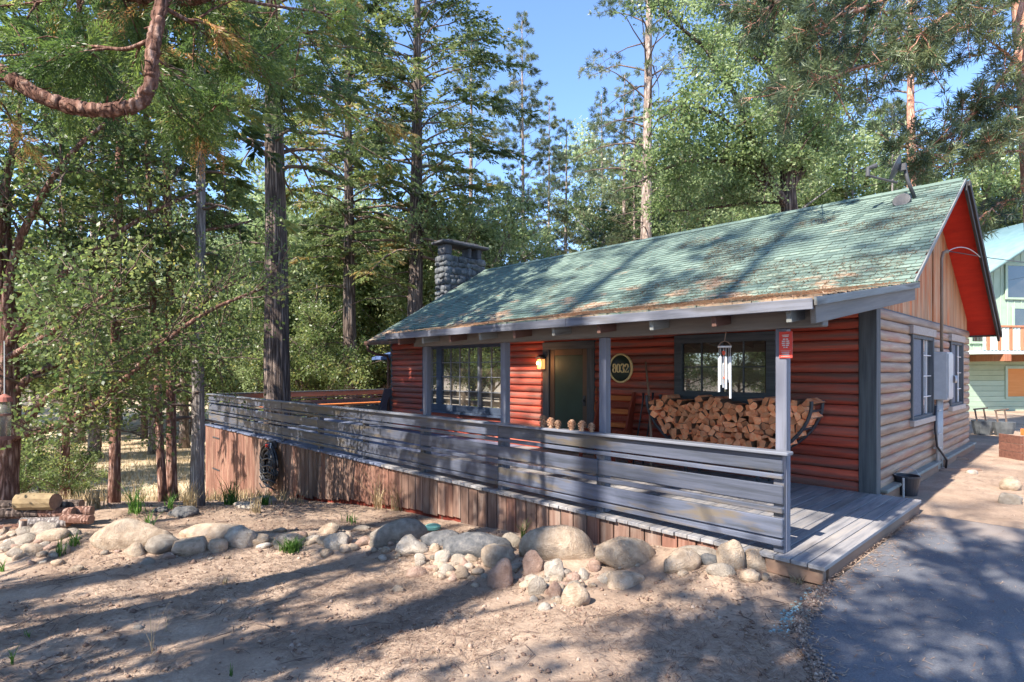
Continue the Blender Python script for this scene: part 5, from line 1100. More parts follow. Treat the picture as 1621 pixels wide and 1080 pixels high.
# bird feeder
fd = empty('bird_feeder', tuple(dep(7, 660, 7.0)), 0, 'clear tube bird feeder with red lid hanging at the left edge', 'bird feeder'); s = 7.0 / F
mb = MB(); mb.tube([(0, 0, -30 * s), (0, 0, 24 * s)], [8.5 * s, 8.5 * s], 14); mb.obj('tube', M['clear'], fd, smooth=True)
mb = MB(); mb.tube([(0, 0, 24 * s), (0, 0, 31 * s), (0, 0, 36 * s)], [11 * s, 9 * s, 2 * s], 14); mb.obj('lid', M['feeder'], fd); mb = MB(); mb.tube([(0, 0, -36 * s), (0, 0, -30 * s)], [13 * s, 12 * s], 14); mb.obj('tray', M['planter'], fd)
mb = MB(); mb.tube([(0, 0, 36 * s), (0, 0, 120 * s)], [.8 * s] * 2, 4); mb.obj('wire', M['metal'], fd); mb = MB(); mb.tube([(0, 0, 2 * s), (0, 0, 5 * s)], [10 * s] * 2, 14); mb.obj('band', M['planter'], fd)

# ================================================================== vegetation
def nrmz(a): return a / (np.linalg.norm(a, axis=-1, keepdims=True) + 1e-9)
def cards(P_, Dr, L, W, r, fold=0.0):
    """one rhombic leaf per row: base P_, direction Dr"""
    n = len(P_); s = nrmz(np.cross(Dr, r.standard_normal((n, 3)))); L = np.broadcast_to(L, n)[:, None]; W = np.broadcast_to(W, n)[:, None]
    a = P_; b_ = P_ + Dr * L * .45 + s * W * .5; c = P_ + Dr * L; d = P_ + Dr * L * .45 - s * W * .5
    return np.stack([a, b_, c, d], 1).reshape(-1, 3)
def leafobj(name, V, T, m):
    n = len(V) // 4; return npmesh(name, V, np.arange(n * 4).reshape(n, 4), m, False, np.repeat(T, 4) if len(T) == n else T)
def wob(a, b_, n, amp, r, sag=0.0):
    t = np.linspace(0, 1, n)[:, None]; p = a + (b_ - a) * t; q = r.standard_normal((n, 3)) * amp; q[0] = 0; q = np.cumsum(q, 0) * .5
    q -= q[-1] * t; p = p + q; p[:, 2] += sag * 4 * (t * (1 - t))[:, 0]; return p
def taper_trunk(mb, base, top, r0, r1, r, n=16, seg=14, amp=.04, flare=.35, lean=0.0):
    p = wob(np.array(base, float), np.array(top, float), seg, lean, r); t = np.linspace(0, 1, seg); R = r0 + (r1 - r0) * t; H = np.linalg.norm(np.array(top) - np.array(base)); R = R * (1 + flare * np.exp(-t * H / .5))
    V, Fq = tube_np(p, R, n, True); k = n
    rid = 1 + amp * np.sin(np.arange(n) * 2.7 + r.uniform(0, 6)) ; 
    for i in range(seg): V[i * k:(i + 1) * k] = p[i] + (V[i * k:(i + 1) * k] - p[i]) * (rid + amp * .5 * r.standard_normal(n))[:, None]
    mb.add(V, Fq); return p, R

def conifer(seed, h, cb, rmax, kind, r0, bark, leafm, dens=1.0, top_open=0.0, dead=0, lean=.02, clumpy=True):
    """returns (trunk mesh, crown mesh), standing at the origin"""
    r = np.random.default_rng(seed); mb = MB(); p, R = taper_trunk(mb, (0, 0, -.4), (r.uniform(-.3, .3) * h / 20, r.uniform(-.3, .3) * h / 20, h), r0, .02, r, 16, 18, .05, lean=lean)
    def axis(z): t = np.clip((z + .4) / (h + .4), 0, 1) * (len(p) - 1); i = np.minimum(t.astype(int), len(p) - 2) if isinstance(t, np.ndarray) else min(int(t), len(p) - 2); f = t - i; return p[i] * (1 - f) + p[i + 1] * f
    Vs, Ts = [], []; z = cb; k = 0; step = (h - cb) / (104 if kind != 'pine' else 84) / dens ** .5
    for _ in range(dead):
        zz = r.uniform(cb * .25, cb); a = r.uniform(0, TP); L = r.uniform(.3, .8) * rmax * .7; b0 = axis(zz); e = b0 + np.array([math.cos(a) * L, math.sin(a) * L, -.15 * L]); q = wob(b0, e, 6, .05 * L, r, .08 * L); mb.tube(q, np.linspace(.035, .008, 6), 4, mi=1, cap=False)
    while z < h - .15:
        t = (z - cb) / (h - cb); prof = (1 - t) ** .75 * (0.45 + .55 * min(1, t * 6 + .35)) if kind != 'pine' else (1 - t ** 2.2) * (.5 + .5 * min(1, t * 4 + .3))
        L = rmax * prof * r.uniform(.55, 1.12) + .15; a = k * 2.39996 + r.uniform(-.5, .5); el = (.35 + .9 * t - .45 + r.uniform(-.3, .3)) if kind != 'pine' else r.uniform(-.15, .55) + .3 * t
        b0 = axis(z); u = np.array([math.cos(a), math.sin(a), 0]); e = b0 + u * L * math.cos(el) + AU * L * math.sin(el)
        q = wob(b0, e, 6, .035 * L, r, (.10 if kind == 'pine' else .12) * L * (1 if kind != 'cedar' else .6)); 
        if kind == 'cedar': q[:, 2] -= .10 * L * (np.linspace(0, 1, 6) ** 2)
        mb.tube(q, np.linspace(max(.012, .055 * (1 - t) * r0 / .3), .006, 6), 4, mi=1, cap=False)
        clump = r.normal(.5, .20)
        nt_ = max(3, int(L / (.17 if kind != 'pine' else .24) * dens)); s = r.uniform(.22 if kind != 'pine' else .35, 1, nt_) ** .8; s = np.append(s, 1.0); nt_ += 1
        idx = s * 5; i0 = np.minimum(idx.astype(int), 4); f = (idx - i0)[:, None]; B = q[i0] * (1 - f) + q[i0 + 1] * f; ax_ = nrmz(q[i0 + 1] - q[i0])
        side = nrmz(np.cross(ax_, AU)) * r.choice([-1, 1], nt_)[:, None]; tl_ = (.42 * L * (1 - s * .75) + .16) * r.uniform(.6, 1.2, nt_)
        TD = nrmz(ax_ * .8 + side * r.uniform(.5, 1.1, nt_)[:, None] + AU * r.uniform(-.25, .15, nt_)[:, None]); TD[-1] = ax_[-1]
        if kind == 'pine':
            TD = nrmz(TD + AU * .25); E = B + TD * tl_[:, None] * .8
            for b1, e1 in zip(B[::2], E[::2]): mb.tube([b1, e1], [.008, .005], 3, mi=1, cap=False)
            nd = 30; C = np.repeat(E, nd, 0) + r.standard_normal((nt_ * nd, 3)) * .03; D_ = nrmz(np.repeat(TD, nd, 0) * .55 + r.standard_normal((nt_ * nd, 3)) * .62 + AU * .12)
            Vs.append(cards(C, D_, r.uniform(.16, .30, len(C)), .026, r)); Ts.append(np.clip(clump + np.repeat(r.normal(0, .12, nt_), nd) + r.normal(0, .08, len(C)), 0, 1))
        else:
            nd = 17; w_ = r.uniform(.05, 1, (nt_, nd)); C = (B[:, None] + TD[:, None] * (w_ * tl_[:, None])[..., None]).reshape(-1, 3)
            sd = nrmz(np.cross(TD, AU)); D_ = np.repeat(TD, nd, 0) * .9 + np.repeat(sd, nd, 0) * (r.choice([-1, 1], nt_ * nd) * r.uniform(.3, 1.0, nt_ * nd))[:, None] + AU * r.uniform(-.75 if kind == 'cedar' else -.4, .10, nt_ * nd)[:, None]
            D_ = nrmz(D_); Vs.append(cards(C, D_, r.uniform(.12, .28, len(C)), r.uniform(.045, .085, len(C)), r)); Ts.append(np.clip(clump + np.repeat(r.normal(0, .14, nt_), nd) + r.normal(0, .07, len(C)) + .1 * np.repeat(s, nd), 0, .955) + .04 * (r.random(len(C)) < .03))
        z += step * r.uniform(.5, 1.5); k += 1
    V = np.vstack(Vs); T = np.concatenate(Ts)
    return mb.mesh('trunk', [bark, M['bark_branch']], True), leafobj('crown', V, T, leafm)

def broadleaf(seed, limbs, leafm, bark, leaf=.09, cluster=22, crad=.32, sub=6, sublen=1.6, sub2=5, len2=.7, trunk=None, droop=0.0, clumpsd=.2):
    """limbs: list of (polyline, r0, r1); branches and leaf clusters grow from them"""
    r = np.random.default_rng(seed); mb = MB()
    if trunk: taper_trunk(mb, trunk[0], trunk[1], trunk[2], trunk[3], r, 16, 12, .06, lean=trunk[4] if len(trunk) > 4 else .02)
    anch, adir, atint = [], [], []
    for (pl_, ra, rb) in limbs:
        pl_ = np.array(pl_, float)
        # resample smoothly
        m_ = len(pl_); tt = np.linspace(0, m_ - 1, max(8, m_ * 4)); q = np.stack([np.interp(tt, np.arange(m_), pl_[:, i]) for i in range(3)], 1)
        for _ in range(3): q[1:-1] = (q[:-2] + 2 * q[1:-1] + q[2:]) / 4
        mb.tube(q, np.linspace(ra, rb, len(q)), 9, cap=True)
        Ltot = np.linalg.norm(np.diff(q, axis=0), axis=1).sum(); ns = max(2, int(sub * Ltot / 2.5))
        for j in range(ns):
            s = r.uniform(.18, 1.0); i0 = min(int(s * (len(q) - 1)), len(q) - 2); b0 = q[i0]; ax_ = nrmz(q[i0 + 1] - q[i0]); d = nrmz(ax_ * .5 + r.standard_normal(3) * .75 + AU * (.25 - droop)); L = sublen * r.uniform(.4, 1.15) * (1.1 - .4 * s)
            q2 = wob(b0, b0 + d * L, 6, .06 * L, r, -.04 * L - droop * .1 * L); rr_ = max(.010, (ra + (rb - ra) * s) * .42); mb.tube(q2, np.linspace(rr_, .007, 6), 5, mi=1, cap=False); ct = r.normal(.5, clumpsd)
            for k in range(sub2):
                s2 = r.uniform(.25, 1.0); i1 = min(int(s2 * 5), 4); b1 = q2[i1]; d2 = nrmz(d * .5 + r.standard_normal(3) * .8 + AU * (.1 - droop)); L2 = len2 * r.uniform(.4, 1.2); q3 = wob(b1, b1 + d2 * L2, 4, .06 * L2, r); mb.tube(q3, np.linspace(.009, .004, 4), 3, mi=1, cap=False)
                for w_ in (.45, .75, 1.0): anch.append(b1 + (q3[-1] - b1) * w_); adir.append(d2); atint.append(ct)
    A_ = np.array(anch); Dd = np.array(adir); ct = np.array(atint); n = len(A_); C = np.repeat(A_, cluster, 0) + r.standard_normal((n * cluster, 3)) * crad * np.array([.42, .42, .30])
    D_ = nrmz(np.repeat(Dd, cluster, 0) * .5 + r.standard_normal((n * cluster, 3)) * .7 - AU * .15); sz = r.uniform(.4, 1.5, len(C)) * leaf
    T = np.clip(np.repeat(ct, cluster) + np.repeat(r.normal(0, .13, n), cluster) + r.normal(0, .10, len(C)), 0, 1)
    return mb.mesh('trunk', [bark, M['bark_branch']], True), leafobj('crown', cards(C, D_, sz, sz * .62, r), T, leafm)

def plant(name, meshes, loc, rz, sc, label, cat, group=None, parts=('trunk', 'crown')):
    o = empty(name, tuple(loc), rz, label, cat, group); o.scale = (sc, sc, sc) if isinstance(sc, (int, float)) else sc
    for nm, me in zip(parts, meshes): link(nm, me, o)
    return o
def at(px, d, dz=0.0): p = dep(px, 585, d); return (p[0], p[1], gz(p[0], p[1]) + dz)

def gen_broad(seed, h, cr, leafm, bark, nl=7, leaf=.10, cluster=20, crad=.36, r0=.13, cz=.35, **k):
    """stand-alone broadleaf tree: limbs spread from a short trunk"""
    r = np.random.default_rng(seed + 900); L = []; top = np.array([r.uniform(-.4, .4), r.uniform(-.4, .4), h * .8])
    for i in range(nl):
        a = i * 2.4 + r.uniform(-.4, .4); z0 = h * (cz + .35 * i / nl) * r.uniform(.6, 1.0); b0 = top * (z0 / top[2]); rr_ = cr * r.uniform(.6, 1.0); e = np.array([math.cos(a) * rr_, math.sin(a) * rr_, z0 + r.uniform(.10, .42) * h]); e[2] = min(e[2], h)
        L.append((np.array([b0, b0 * .55 + e * .45 + [0, 0, .1 * h * r.uniform(-.3, 1)], e]), r0 * .5, .02))
    L.append((np.array([top * .6, top]), r0 * .4, .02))
    return broadleaf(seed, L, leafm, bark, leaf, cluster, crad, trunk=((0, 0, -.4), tuple(top), r0, .03), **k)

# ---- prototypes (meshes shared by every copy)
cedA = conifer(1, 26, 6.5, 4.2, 'cedar', .33, M['bark_dark'], M['leaf_cedar'], 1.0, dead=10)
cedB = conifer(2, 24, 8.5, 4.0, 'cedar', .36, M['bark_dark'], M['leaf_cedar'], .95, dead=8)
firA = conifer(3, 22, 2.0, 3.4, 'fir', .24, M['bark_grey'], M['leaf_cedar'], 1.0, dead=6)
pinA = conifer(4, 27, 4.0, 3.1, 'pine', .22, M['bark_pine'], M['leaf_pine'], 2.0, dead=8)
pinB = conifer(5, 24, 5.0, 3.2, 'pine', .26, M['bark_pine'], M['leaf_pine'], 1.2, dead=12)
brA = gen_broad(6, 9.5, 3.6, M['leaf_pale'], M['bark_grey'], 9, sub=7, sub2=5)
brB = gen_broad(7, 8.0, 3.2, M['leaf_pale'], M['bark_branch'], 8, sub=7, sub2=5, cz=.18)
brC = gen_broad(8, 10, 3.8, M['leaf_under'], M['bark_dark'], 9, sub=7, sub2=5, cz=.25)
shr = gen_broad(9, 2.6, 1.5, M['leaf_under'], M['bark_branch'], 7, leaf=.07, cluster=16, crad=.26, r0=.03, cz=.15, sub=6, sublen=.6, sub2=4, len2=.35)

# ---- the big trees around the deck
z1 = gz(T1[0], T1[1]); t1 = conifer(11, 27, 9.5, 4.4, 'cedar', .41, M['bark_dark'], M['leaf_cedar'], .95, dead=4)
plant('cedar_tree', t1, (T1[0], T1[1], z1), .4, 1, 'big dark furrowed cedar growing up through the deck boards', 'cedar tree')
plant('cedar_tree', cedB, at(556, 24.5), 1.0, (1.0, 1.0, 1.0), 'dark straight-trunked cedar just beyond the far deck railing', 'cedar tree')
t3 = conifer(14, 29, 9.0, 6.2, 'cedar', .43, M['bark_dark'], M['leaf_cedar'], 1.5, dead=6)
plant('cedar_tree', t3, at(655, 25), 2.2, (1, 1, 1), 'tall dark cedar with spreading boughs rising left of the stone chimney', 'cedar tree')
p4 = dep(312, 585, 9.7); gtr = conifer(12, 15, 6.2, 1.7, 'fir', .105, M['bark_grey'], M['leaf_under'], .8, dead=10)
plant('grey_trunk_tree', gtr, (p4[0], p4[1], gz(p4[0], p4[1])), 0, 1, 'slim straight grey-barked tree on the crest just left of the deck corner', 'tree')
thin = conifer(13, 13, 4.0, 1.6, 'cedar', .075, M['bark_red'], M['leaf_under'], .7, dead=14)
for px, d, rz, sc, lab in ((178, 10.3, .3, 1.2, 'slim red-brown cedar trunk standing on the crest left of the twin trunks'), (258, 11.0, 2.0, .95, 'left and thinner of the twin leaning trunks on the crest'), (274, 11.3, 4.1, 1.25, 'right and thicker of the twin trunks on the crest'), (103, 12.5, 5.0, 1.2, 'slim dark cedar standing behind the log pile')):
    o = plant('cedar_tree', thin, at(px, d), rz, sc, lab, 'cedar tree'); o.rotation_euler[1] = -.05 if px == 258 else 0
# ---- tree at the left edge whose long limbs sweep right
d0 = 8.6
def lp(pts): return [dep(x, y, d) for x, y, d in pts]
base = dep(2, 585, d0); zb = gz(base[0], base[1])
limbs = [(lp([(14, 700, 8.6), (60, 640, 8.5), (120, 600, 8.5), (200, 562, 8.7), (270, 530, 9.0), (330, 470, 9.4), (400, 430, 10)]), .075, .02),
 (lp([(20, 690, 8.6), (70, 682, 8.4), (125, 660, 8.2), (200, 600, 8.3), (260, 540, 8.4), (330, 490, 8.6), (420, 455, 9)]), .07, .02),
 (lp([(8, 640, 8.6), (40, 600, 8.7), (90, 575, 9.0), (170, 560, 9.5), (230, 545, 10)]), .07, .02),
 (lp([(4, 560, 8.6), (60, 470, 8.6), (140, 400, 8.8), (230, 340, 9.2), (320, 300, 9.6)]), .07, .02),
 (lp([(4, 520, 8.6), (20, 400, 8.5), (70, 300, 8.4), (130, 220, 8.4), (210, 170, 8.6)]), .07, .02),
 (lp([(4, 500, 8.6), (-10, 380, 8.4), (20, 240, 8.3), (40, 120, 8.2)]), .08, .03),
 (lp([(4, 480, 8.6), (90, 420, 9.2), (200, 380, 10.0), (300, 370, 10.6), (400, 350, 11)]), .06, .02),
 (lp([(4, 540, 8.6), (50, 520, 9.4), (130, 490, 10.4), (230, 470, 11.2), (330, 420, 11.8)]), .06, .02),
 (lp([(4, 600, 8.6), (-60, 560, 8.3), (-120, 500, 8.0)]), .06, .02), (lp([(6, 570, 8.6), (60, 540, 7.8), (120, 500, 7.4), (190, 450, 7.2)]), .05, .015)]
lt = broadleaf(31, limbs, M['leaf_under'], M['bark_red'], .060, 20, .34, sub=9, sublen=1.35, sub2=5, len2=.7, droop=.1, trunk=((base[0], base[1], zb - .4), tuple(dep(6, 300, 8.6)), .20, .09, .05))
plant('sweeping_tree', lt, (0, 0, 0), 0, 1, 'reddish tree at the left edge with long limbs sweeping right over the meadow', 'tree')
# ---- background forest
rb = random.Random(77)
KIND = {'c': (cedA, 'cedar_tree', 'cedar tree'), 'd': (cedB, 'cedar_tree', 'cedar tree'), 'f': (firA, 'fir_tree', 'fir tree'), 'p': (pinA, 'pine_tree', 'pine tree'), 'q': (pinB, 'pine_tree', 'pine tree'), 'a': (brA, 'leafy_tree', 'tree'), 'b': (brB, 'leafy_tree', 'tree'), 'e': (brC, 'leafy_tree', 'tree'), 's': (shr, 'shrub', 'shrub')}
H0 = {'c': 26, 'd': 24, 'f': 22, 'p': 27, 'q': 24, 'a': 9.5, 'b': 8, 'e': 10, 's': 2.6}
def bt(k, px, d, topy=None, sc=None, label=None, group=None):
    b0 = at(px, d)
    if sc is None: sc = (EYE + (585 - topy) * d / F - b0[2]) / H0[k]
    m_, nm, cat = KIND[k]; return plant(nm, m_, b0, rb.uniform(0, 6.28), sc, label, cat, group)
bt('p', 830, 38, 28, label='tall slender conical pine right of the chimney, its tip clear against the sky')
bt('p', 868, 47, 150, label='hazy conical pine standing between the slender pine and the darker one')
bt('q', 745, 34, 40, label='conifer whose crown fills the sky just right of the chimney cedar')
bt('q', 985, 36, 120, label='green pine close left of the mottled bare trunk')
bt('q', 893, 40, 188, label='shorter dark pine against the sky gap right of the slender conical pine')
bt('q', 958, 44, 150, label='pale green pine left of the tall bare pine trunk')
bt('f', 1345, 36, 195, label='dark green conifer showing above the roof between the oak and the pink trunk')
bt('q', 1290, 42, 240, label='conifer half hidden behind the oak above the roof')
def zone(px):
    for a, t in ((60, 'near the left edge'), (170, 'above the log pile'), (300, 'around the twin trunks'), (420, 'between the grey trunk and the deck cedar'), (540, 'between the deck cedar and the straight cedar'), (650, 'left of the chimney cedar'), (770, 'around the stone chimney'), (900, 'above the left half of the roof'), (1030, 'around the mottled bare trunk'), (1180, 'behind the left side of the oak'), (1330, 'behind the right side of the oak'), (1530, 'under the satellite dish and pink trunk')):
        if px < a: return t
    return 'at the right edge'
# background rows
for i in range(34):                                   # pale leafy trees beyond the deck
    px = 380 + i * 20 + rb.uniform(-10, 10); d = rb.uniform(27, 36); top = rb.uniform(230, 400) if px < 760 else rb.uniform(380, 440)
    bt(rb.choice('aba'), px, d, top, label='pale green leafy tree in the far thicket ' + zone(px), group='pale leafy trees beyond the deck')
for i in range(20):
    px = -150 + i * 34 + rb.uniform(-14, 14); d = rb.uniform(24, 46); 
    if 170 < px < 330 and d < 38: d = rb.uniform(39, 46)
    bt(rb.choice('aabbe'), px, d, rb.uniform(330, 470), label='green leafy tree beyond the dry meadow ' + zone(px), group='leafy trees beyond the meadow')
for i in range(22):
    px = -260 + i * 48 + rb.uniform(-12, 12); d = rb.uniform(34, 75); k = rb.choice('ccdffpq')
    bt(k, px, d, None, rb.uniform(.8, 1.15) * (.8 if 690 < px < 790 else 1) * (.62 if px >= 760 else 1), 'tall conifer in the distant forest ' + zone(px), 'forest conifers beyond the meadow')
for i in range(20):
    px = 990 + i * 24 + rb.uniform(-10, 10); d = rb.uniform(32, 50); sky_gap = 1330 < px < 1520
    bt(rb.choice('fpqaa') if not sky_gap else 'a', px, d, rb.uniform(130, 260) if not sky_gap else rb.uniform(300, 340), label='green tree behind the cabin roof ' + zone(px), group='trees behind the cabin roof')
for i in range(16):
    px = 1530 + i * 30; d = rb.uniform(34, 52); bt(rb.choice('faeb'), px, d, rb.uniform(100, 260), label='bright green tree behind the neighbouring house', group='trees behind the neighbouring house')
for i in range(16):                                   # low green growth round the meadow and crest
    px = rb.choice((rb.uniform(-60, 110), rb.uniform(-60, 110), rb.uniform(400, 480))); d = rb.uniform(11.5, 20) if px < 150 else rb.uniform(22, 30)
    bt('s', px, d, None, rb.uniform(.5, 1.0), 'low leafy shrub at the meadow edge ' + zone(px), 'shrubs at the meadow edge')
for px, d, w_, lab in ((243, 30, .9, 'thin grey trunk seen far off over the meadow left of the twin trunks'), (292, 33, 1.0, 'thin grey trunk far off behind the twin trunks'), (150, 28, 1.0, 'dark trunk far off in the shade beyond the meadow'), (125, 36, 1.2, 'farther dark trunk in the shade beyond the meadow')):
    plant('pine_tree', pinB, at(px, d), w_ * 5, (w_, w_, w_ * .85), lab, 'pine tree')
# ---- big pine with bare trunk above the middle of the roof
bp1 = conifer(41, 34, 11.5, 4.3, 'pine', .37, M['bark_pine'], M['leaf_pine'], .85, dead=26)
plant('pine_tree', bp1, at(1019, 28), .7, 1, 'tall pine with a bare mottled trunk above the middle of the roof', 'pine tree')
bp2 = conifer(42, 30, 16.5, 2.6, 'pine', .36, M['bark_orange'], M['leaf_pine'], .6, dead=16)
o = plant('pine_tree', bp2, at(1444, 31), 2.5, 1, 'tall pine with a pinkish bare trunk behind the satellite dish', 'pine tree'); o.rotation_euler[0] = .0
sn = conifer(43, 17, 15.5, 1.0, 'pine', .13, M['bark_grey'], M['leaf_pine'], .4, dead=50)
plant('dead_tree', sn, at(1412, 34), 0, 1, 'thin dead grey snag left of the pinkish pine trunk', 'dead tree')
# ---- oak behind the roof
def oaklimbs():
    D_ = 20.0; out = []
    for pts, ra in (([(1250, 340, 20), (1245, 260, 20), (1235, 180, 20), (1225, 60, 20), (1215, -60, 20)], .28), ([(1248, 330, 20), (1215, 280, 19.5), (1190, 215, 19), (1160, 140, 18.5), (1110, 70, 18)], .17), ([(1250, 300, 20), (1290, 240, 20), (1320, 180, 20.4), (1330, 90, 20.5)], .13),
        ([(1230, 310, 20), (1180, 262, 19.4), (1120, 250, 19), (1060, 262, 18.6), (1010, 290, 18.2)], .10), ([(1200, 240, 19.4), (1150, 190, 18.6), (1090, 160, 18), (1040, 190, 17.6)], .08), ([(1235, 180, 20), (1290, 120, 20.3), (1340, 60, 20.6), (1360, -20, 21)], .09),
        ([(1225, 80, 20), (1160, 20, 19.4), (1100, -30, 19)], .09), ([(1240, 150, 20), (1200, 90, 21), (1150, 60, 22), (1090, 120, 22)], .09), ([(1250, 320, 20), (1190, 320, 20.5), (1120, 330, 20.5), (1060, 335, 20)], .07), ([(1245, 220, 20), (1255, 140, 18.4), (1260, 50, 17.6)], .09), ([(1110, 70, 18), (1060, 30, 17.6), (1030, -20, 17.6)], .06), ([(1225, 60, 20), (1260, -10, 19.5), (1300, -60, 19)], .08)):
        out.append((lp(pts), ra, .03))
    return out
ob = dep(1252, 585, 20)
ok = broadleaf(51, oaklimbs(), M['leaf_oak'], M['bark_dark'], 0.11, 26, .50, sub=7, sublen=1.6, sub2=5, len2=.8, trunk=((ob[0], ob[1], -.3), tuple(dep(1250, 335, 20)), .36, .29, .02))
plant('oak_tree', ok, (0, 0, 0), 0, 1, 'large light green oak spreading over the back of the roof', 'oak tree')
# ---- pine at the right edge whose boughs overhang from above
rp = MB(); r_ = np.random.default_rng(61); b0 = dep(1668, 585, 13.0); taper_trunk(rp, (b0[0], b0[1], -.5), tuple(dep(1600, -260, 13.0)), .26, .16, r_, 16, 12, .05)
Vs, Ts = [], []
def needle_bough(mb, pts, ra, r, n_tw, spread, tintc=.4, droop=.0, nd=30, nl=(.14, .24), nw=.018):
    pl_ = np.array(pts, float); m_ = len(pl_); tt = np.linspace(0, m_ - 1, m_ * 5); q = np.stack([np.interp(tt, np.arange(m_), pl_[:, i]) for i in range(3)], 1)
    for _ in range(3): q[1:-1] = (q[:-2] + 2 * q[1:-1] + q[2:]) / 4
    q[1:-1] += r.standard_normal((len(q) - 2, 3)) * ra * .25
    mb.tube(q, np.linspace(ra, .012, len(q)), 7, cap=False)
    for j in range(n_tw):
        s = r.uniform(.15, 1.0); i0 = min(int(s * (len(q) - 1)), len(q) - 2); b0 = q[i0]; ax_ = nrmz(q[i0 + 1] - q[i0]); d = nrmz(ax_ * .7 + r.standard_normal(3) * .6 - AU * droop); L = spread * r.uniform(.35, 1.1)
        q2 = wob(b0, b0 + d * L, 6, .05 * L, r, -.03 * L); mb.tube(q2, np.linspace(.014, .005, 6), 4, cap=False); ct = r.normal(tintc, .17)
        for k in range(int(3 + L * 5)):
            s2 = r.uniform(.3, 1.0); i1 = min(int(s2 * 5), 4); d2 = nrmz(d * .6 + r.standard_normal(3) * .6); e = q2[i1] + d2 * r.uniform(.08, .32); mb.tube([q2[i1], e], [.006, .004], 3, cap=False)
            C = e + r.standard_normal((nd, 3)) * .025; D_ = nrmz(d2 * .6 + r.standard_normal((nd, 3)) * .6); Vs.append(cards(C, D_, r.uniform(nl[0], nl[1], nd), nw, r)); Ts.append(np.clip(ct + r.normal(0, .09, nd), 0, 1))
for pts, ra, ntw, spd in (([(1612, -5, 12.6), (1560, 30, 12.0), (1480, 60, 11.4), (1400, 100, 10.8), (1320, 120, 10.4), (1240, 140, 10)], .075, 52, 1.25), ([(1625, 60, 12.8), (1580, 140, 12.2), (1510, 210, 11.8), (1450, 250, 11.4), (1430, 215, 11)], .055, 34, .95),
    ([(1640, -80, 12.6), (1540, -60, 11.6), (1430, -10, 10.8), (1340, 20, 10.2), (1270, 60, 9.8)], .07, 46, 1.2), ([(1630, 170, 13), (1570, 168, 12.4), (1510, 175, 11.8)], .035, 12, .7), ([(1640, 240, 13), (1570, 240, 12.4), (1500, 265, 12), (1440, 260, 11.6)], .03, 14, .7),
    ([(1640, 310, 13), (1580, 320, 12.6), (1545, 350, 12)], .03, 9, .6), ([(1640, 130, 13), (1600, 90, 12), (1560, 60, 11.4)], .04, 16, .9), ([(1640, -60, 12), (1560, -20, 11), (1500, 20, 10.4), (1450, 60, 10)], .05, 30, 1.0), ([(1645, 210, 12.8), (1600, 215, 11.8), (1560, 225, 11.2)], .035, 14, .8), ([(1330, -60, 11), (1260, -10, 10.6), (1200, 20, 10.2)], .03, 22, 1.0)):
    needle_bough(rp, lp(pts), ra, r_, ntw, spd)
plant('overhanging_pine', (rp.mesh('trunk', M['bark_orange'], True), leafobj('crown', np.vstack(Vs), np.concatenate(Ts), M['leaf_pine'])), (0, 0, 0), 0, 1, 'pine at the right edge whose long dark boughs hang into the picture from above', 'pine tree')
# ---- cedar on the left whose trunk stands just outside the picture; its curved bough is overhead
lb = np.array([-5.62, -0.95, gz(-5.62, -.95)]); cm = MB(); rc = np.random.default_rng(71); taper_trunk(cm, (lb[0], lb[1], lb[2] - .3), (-5.5, -1.0, 11.5), .20, .10, rc, 20, 14, .05)
CV, CT = [], []
def spray(b0, d, L, r, tint, nl=.055):
    """flat drooping cedar frond: a stem with alternating side sprigs of scale leaves"""
    s_ax = nrmz(np.cross(d, AU) + r.standard_normal(3) * .15); n = max(5, int(L / .022)); t = np.linspace(.05, 1, n); C = b0 + d * (t * L)[:, None] - AU * (.25 * L * t ** 2)[:, None]
    for sg in (-1, 1):
        D1 = nrmz(d * .75 + s_ax * sg * .75 - AU * .10); l1 = .40 * L * (1.05 - t) + .03
        for f in (0, .25, .5, .75):
            P1 = C + D1 * (l1 * f)[:, None]; D_ = nrmz(np.tile(D1 + d * .25, (n, 1)) + r.standard_normal((n, 3)) * .32); CV.append(cards(P1, D_, l1 * .34 + .012, .0095, r)); CT.append(np.clip(tint + r.normal(0, .05, n), 0, 1))
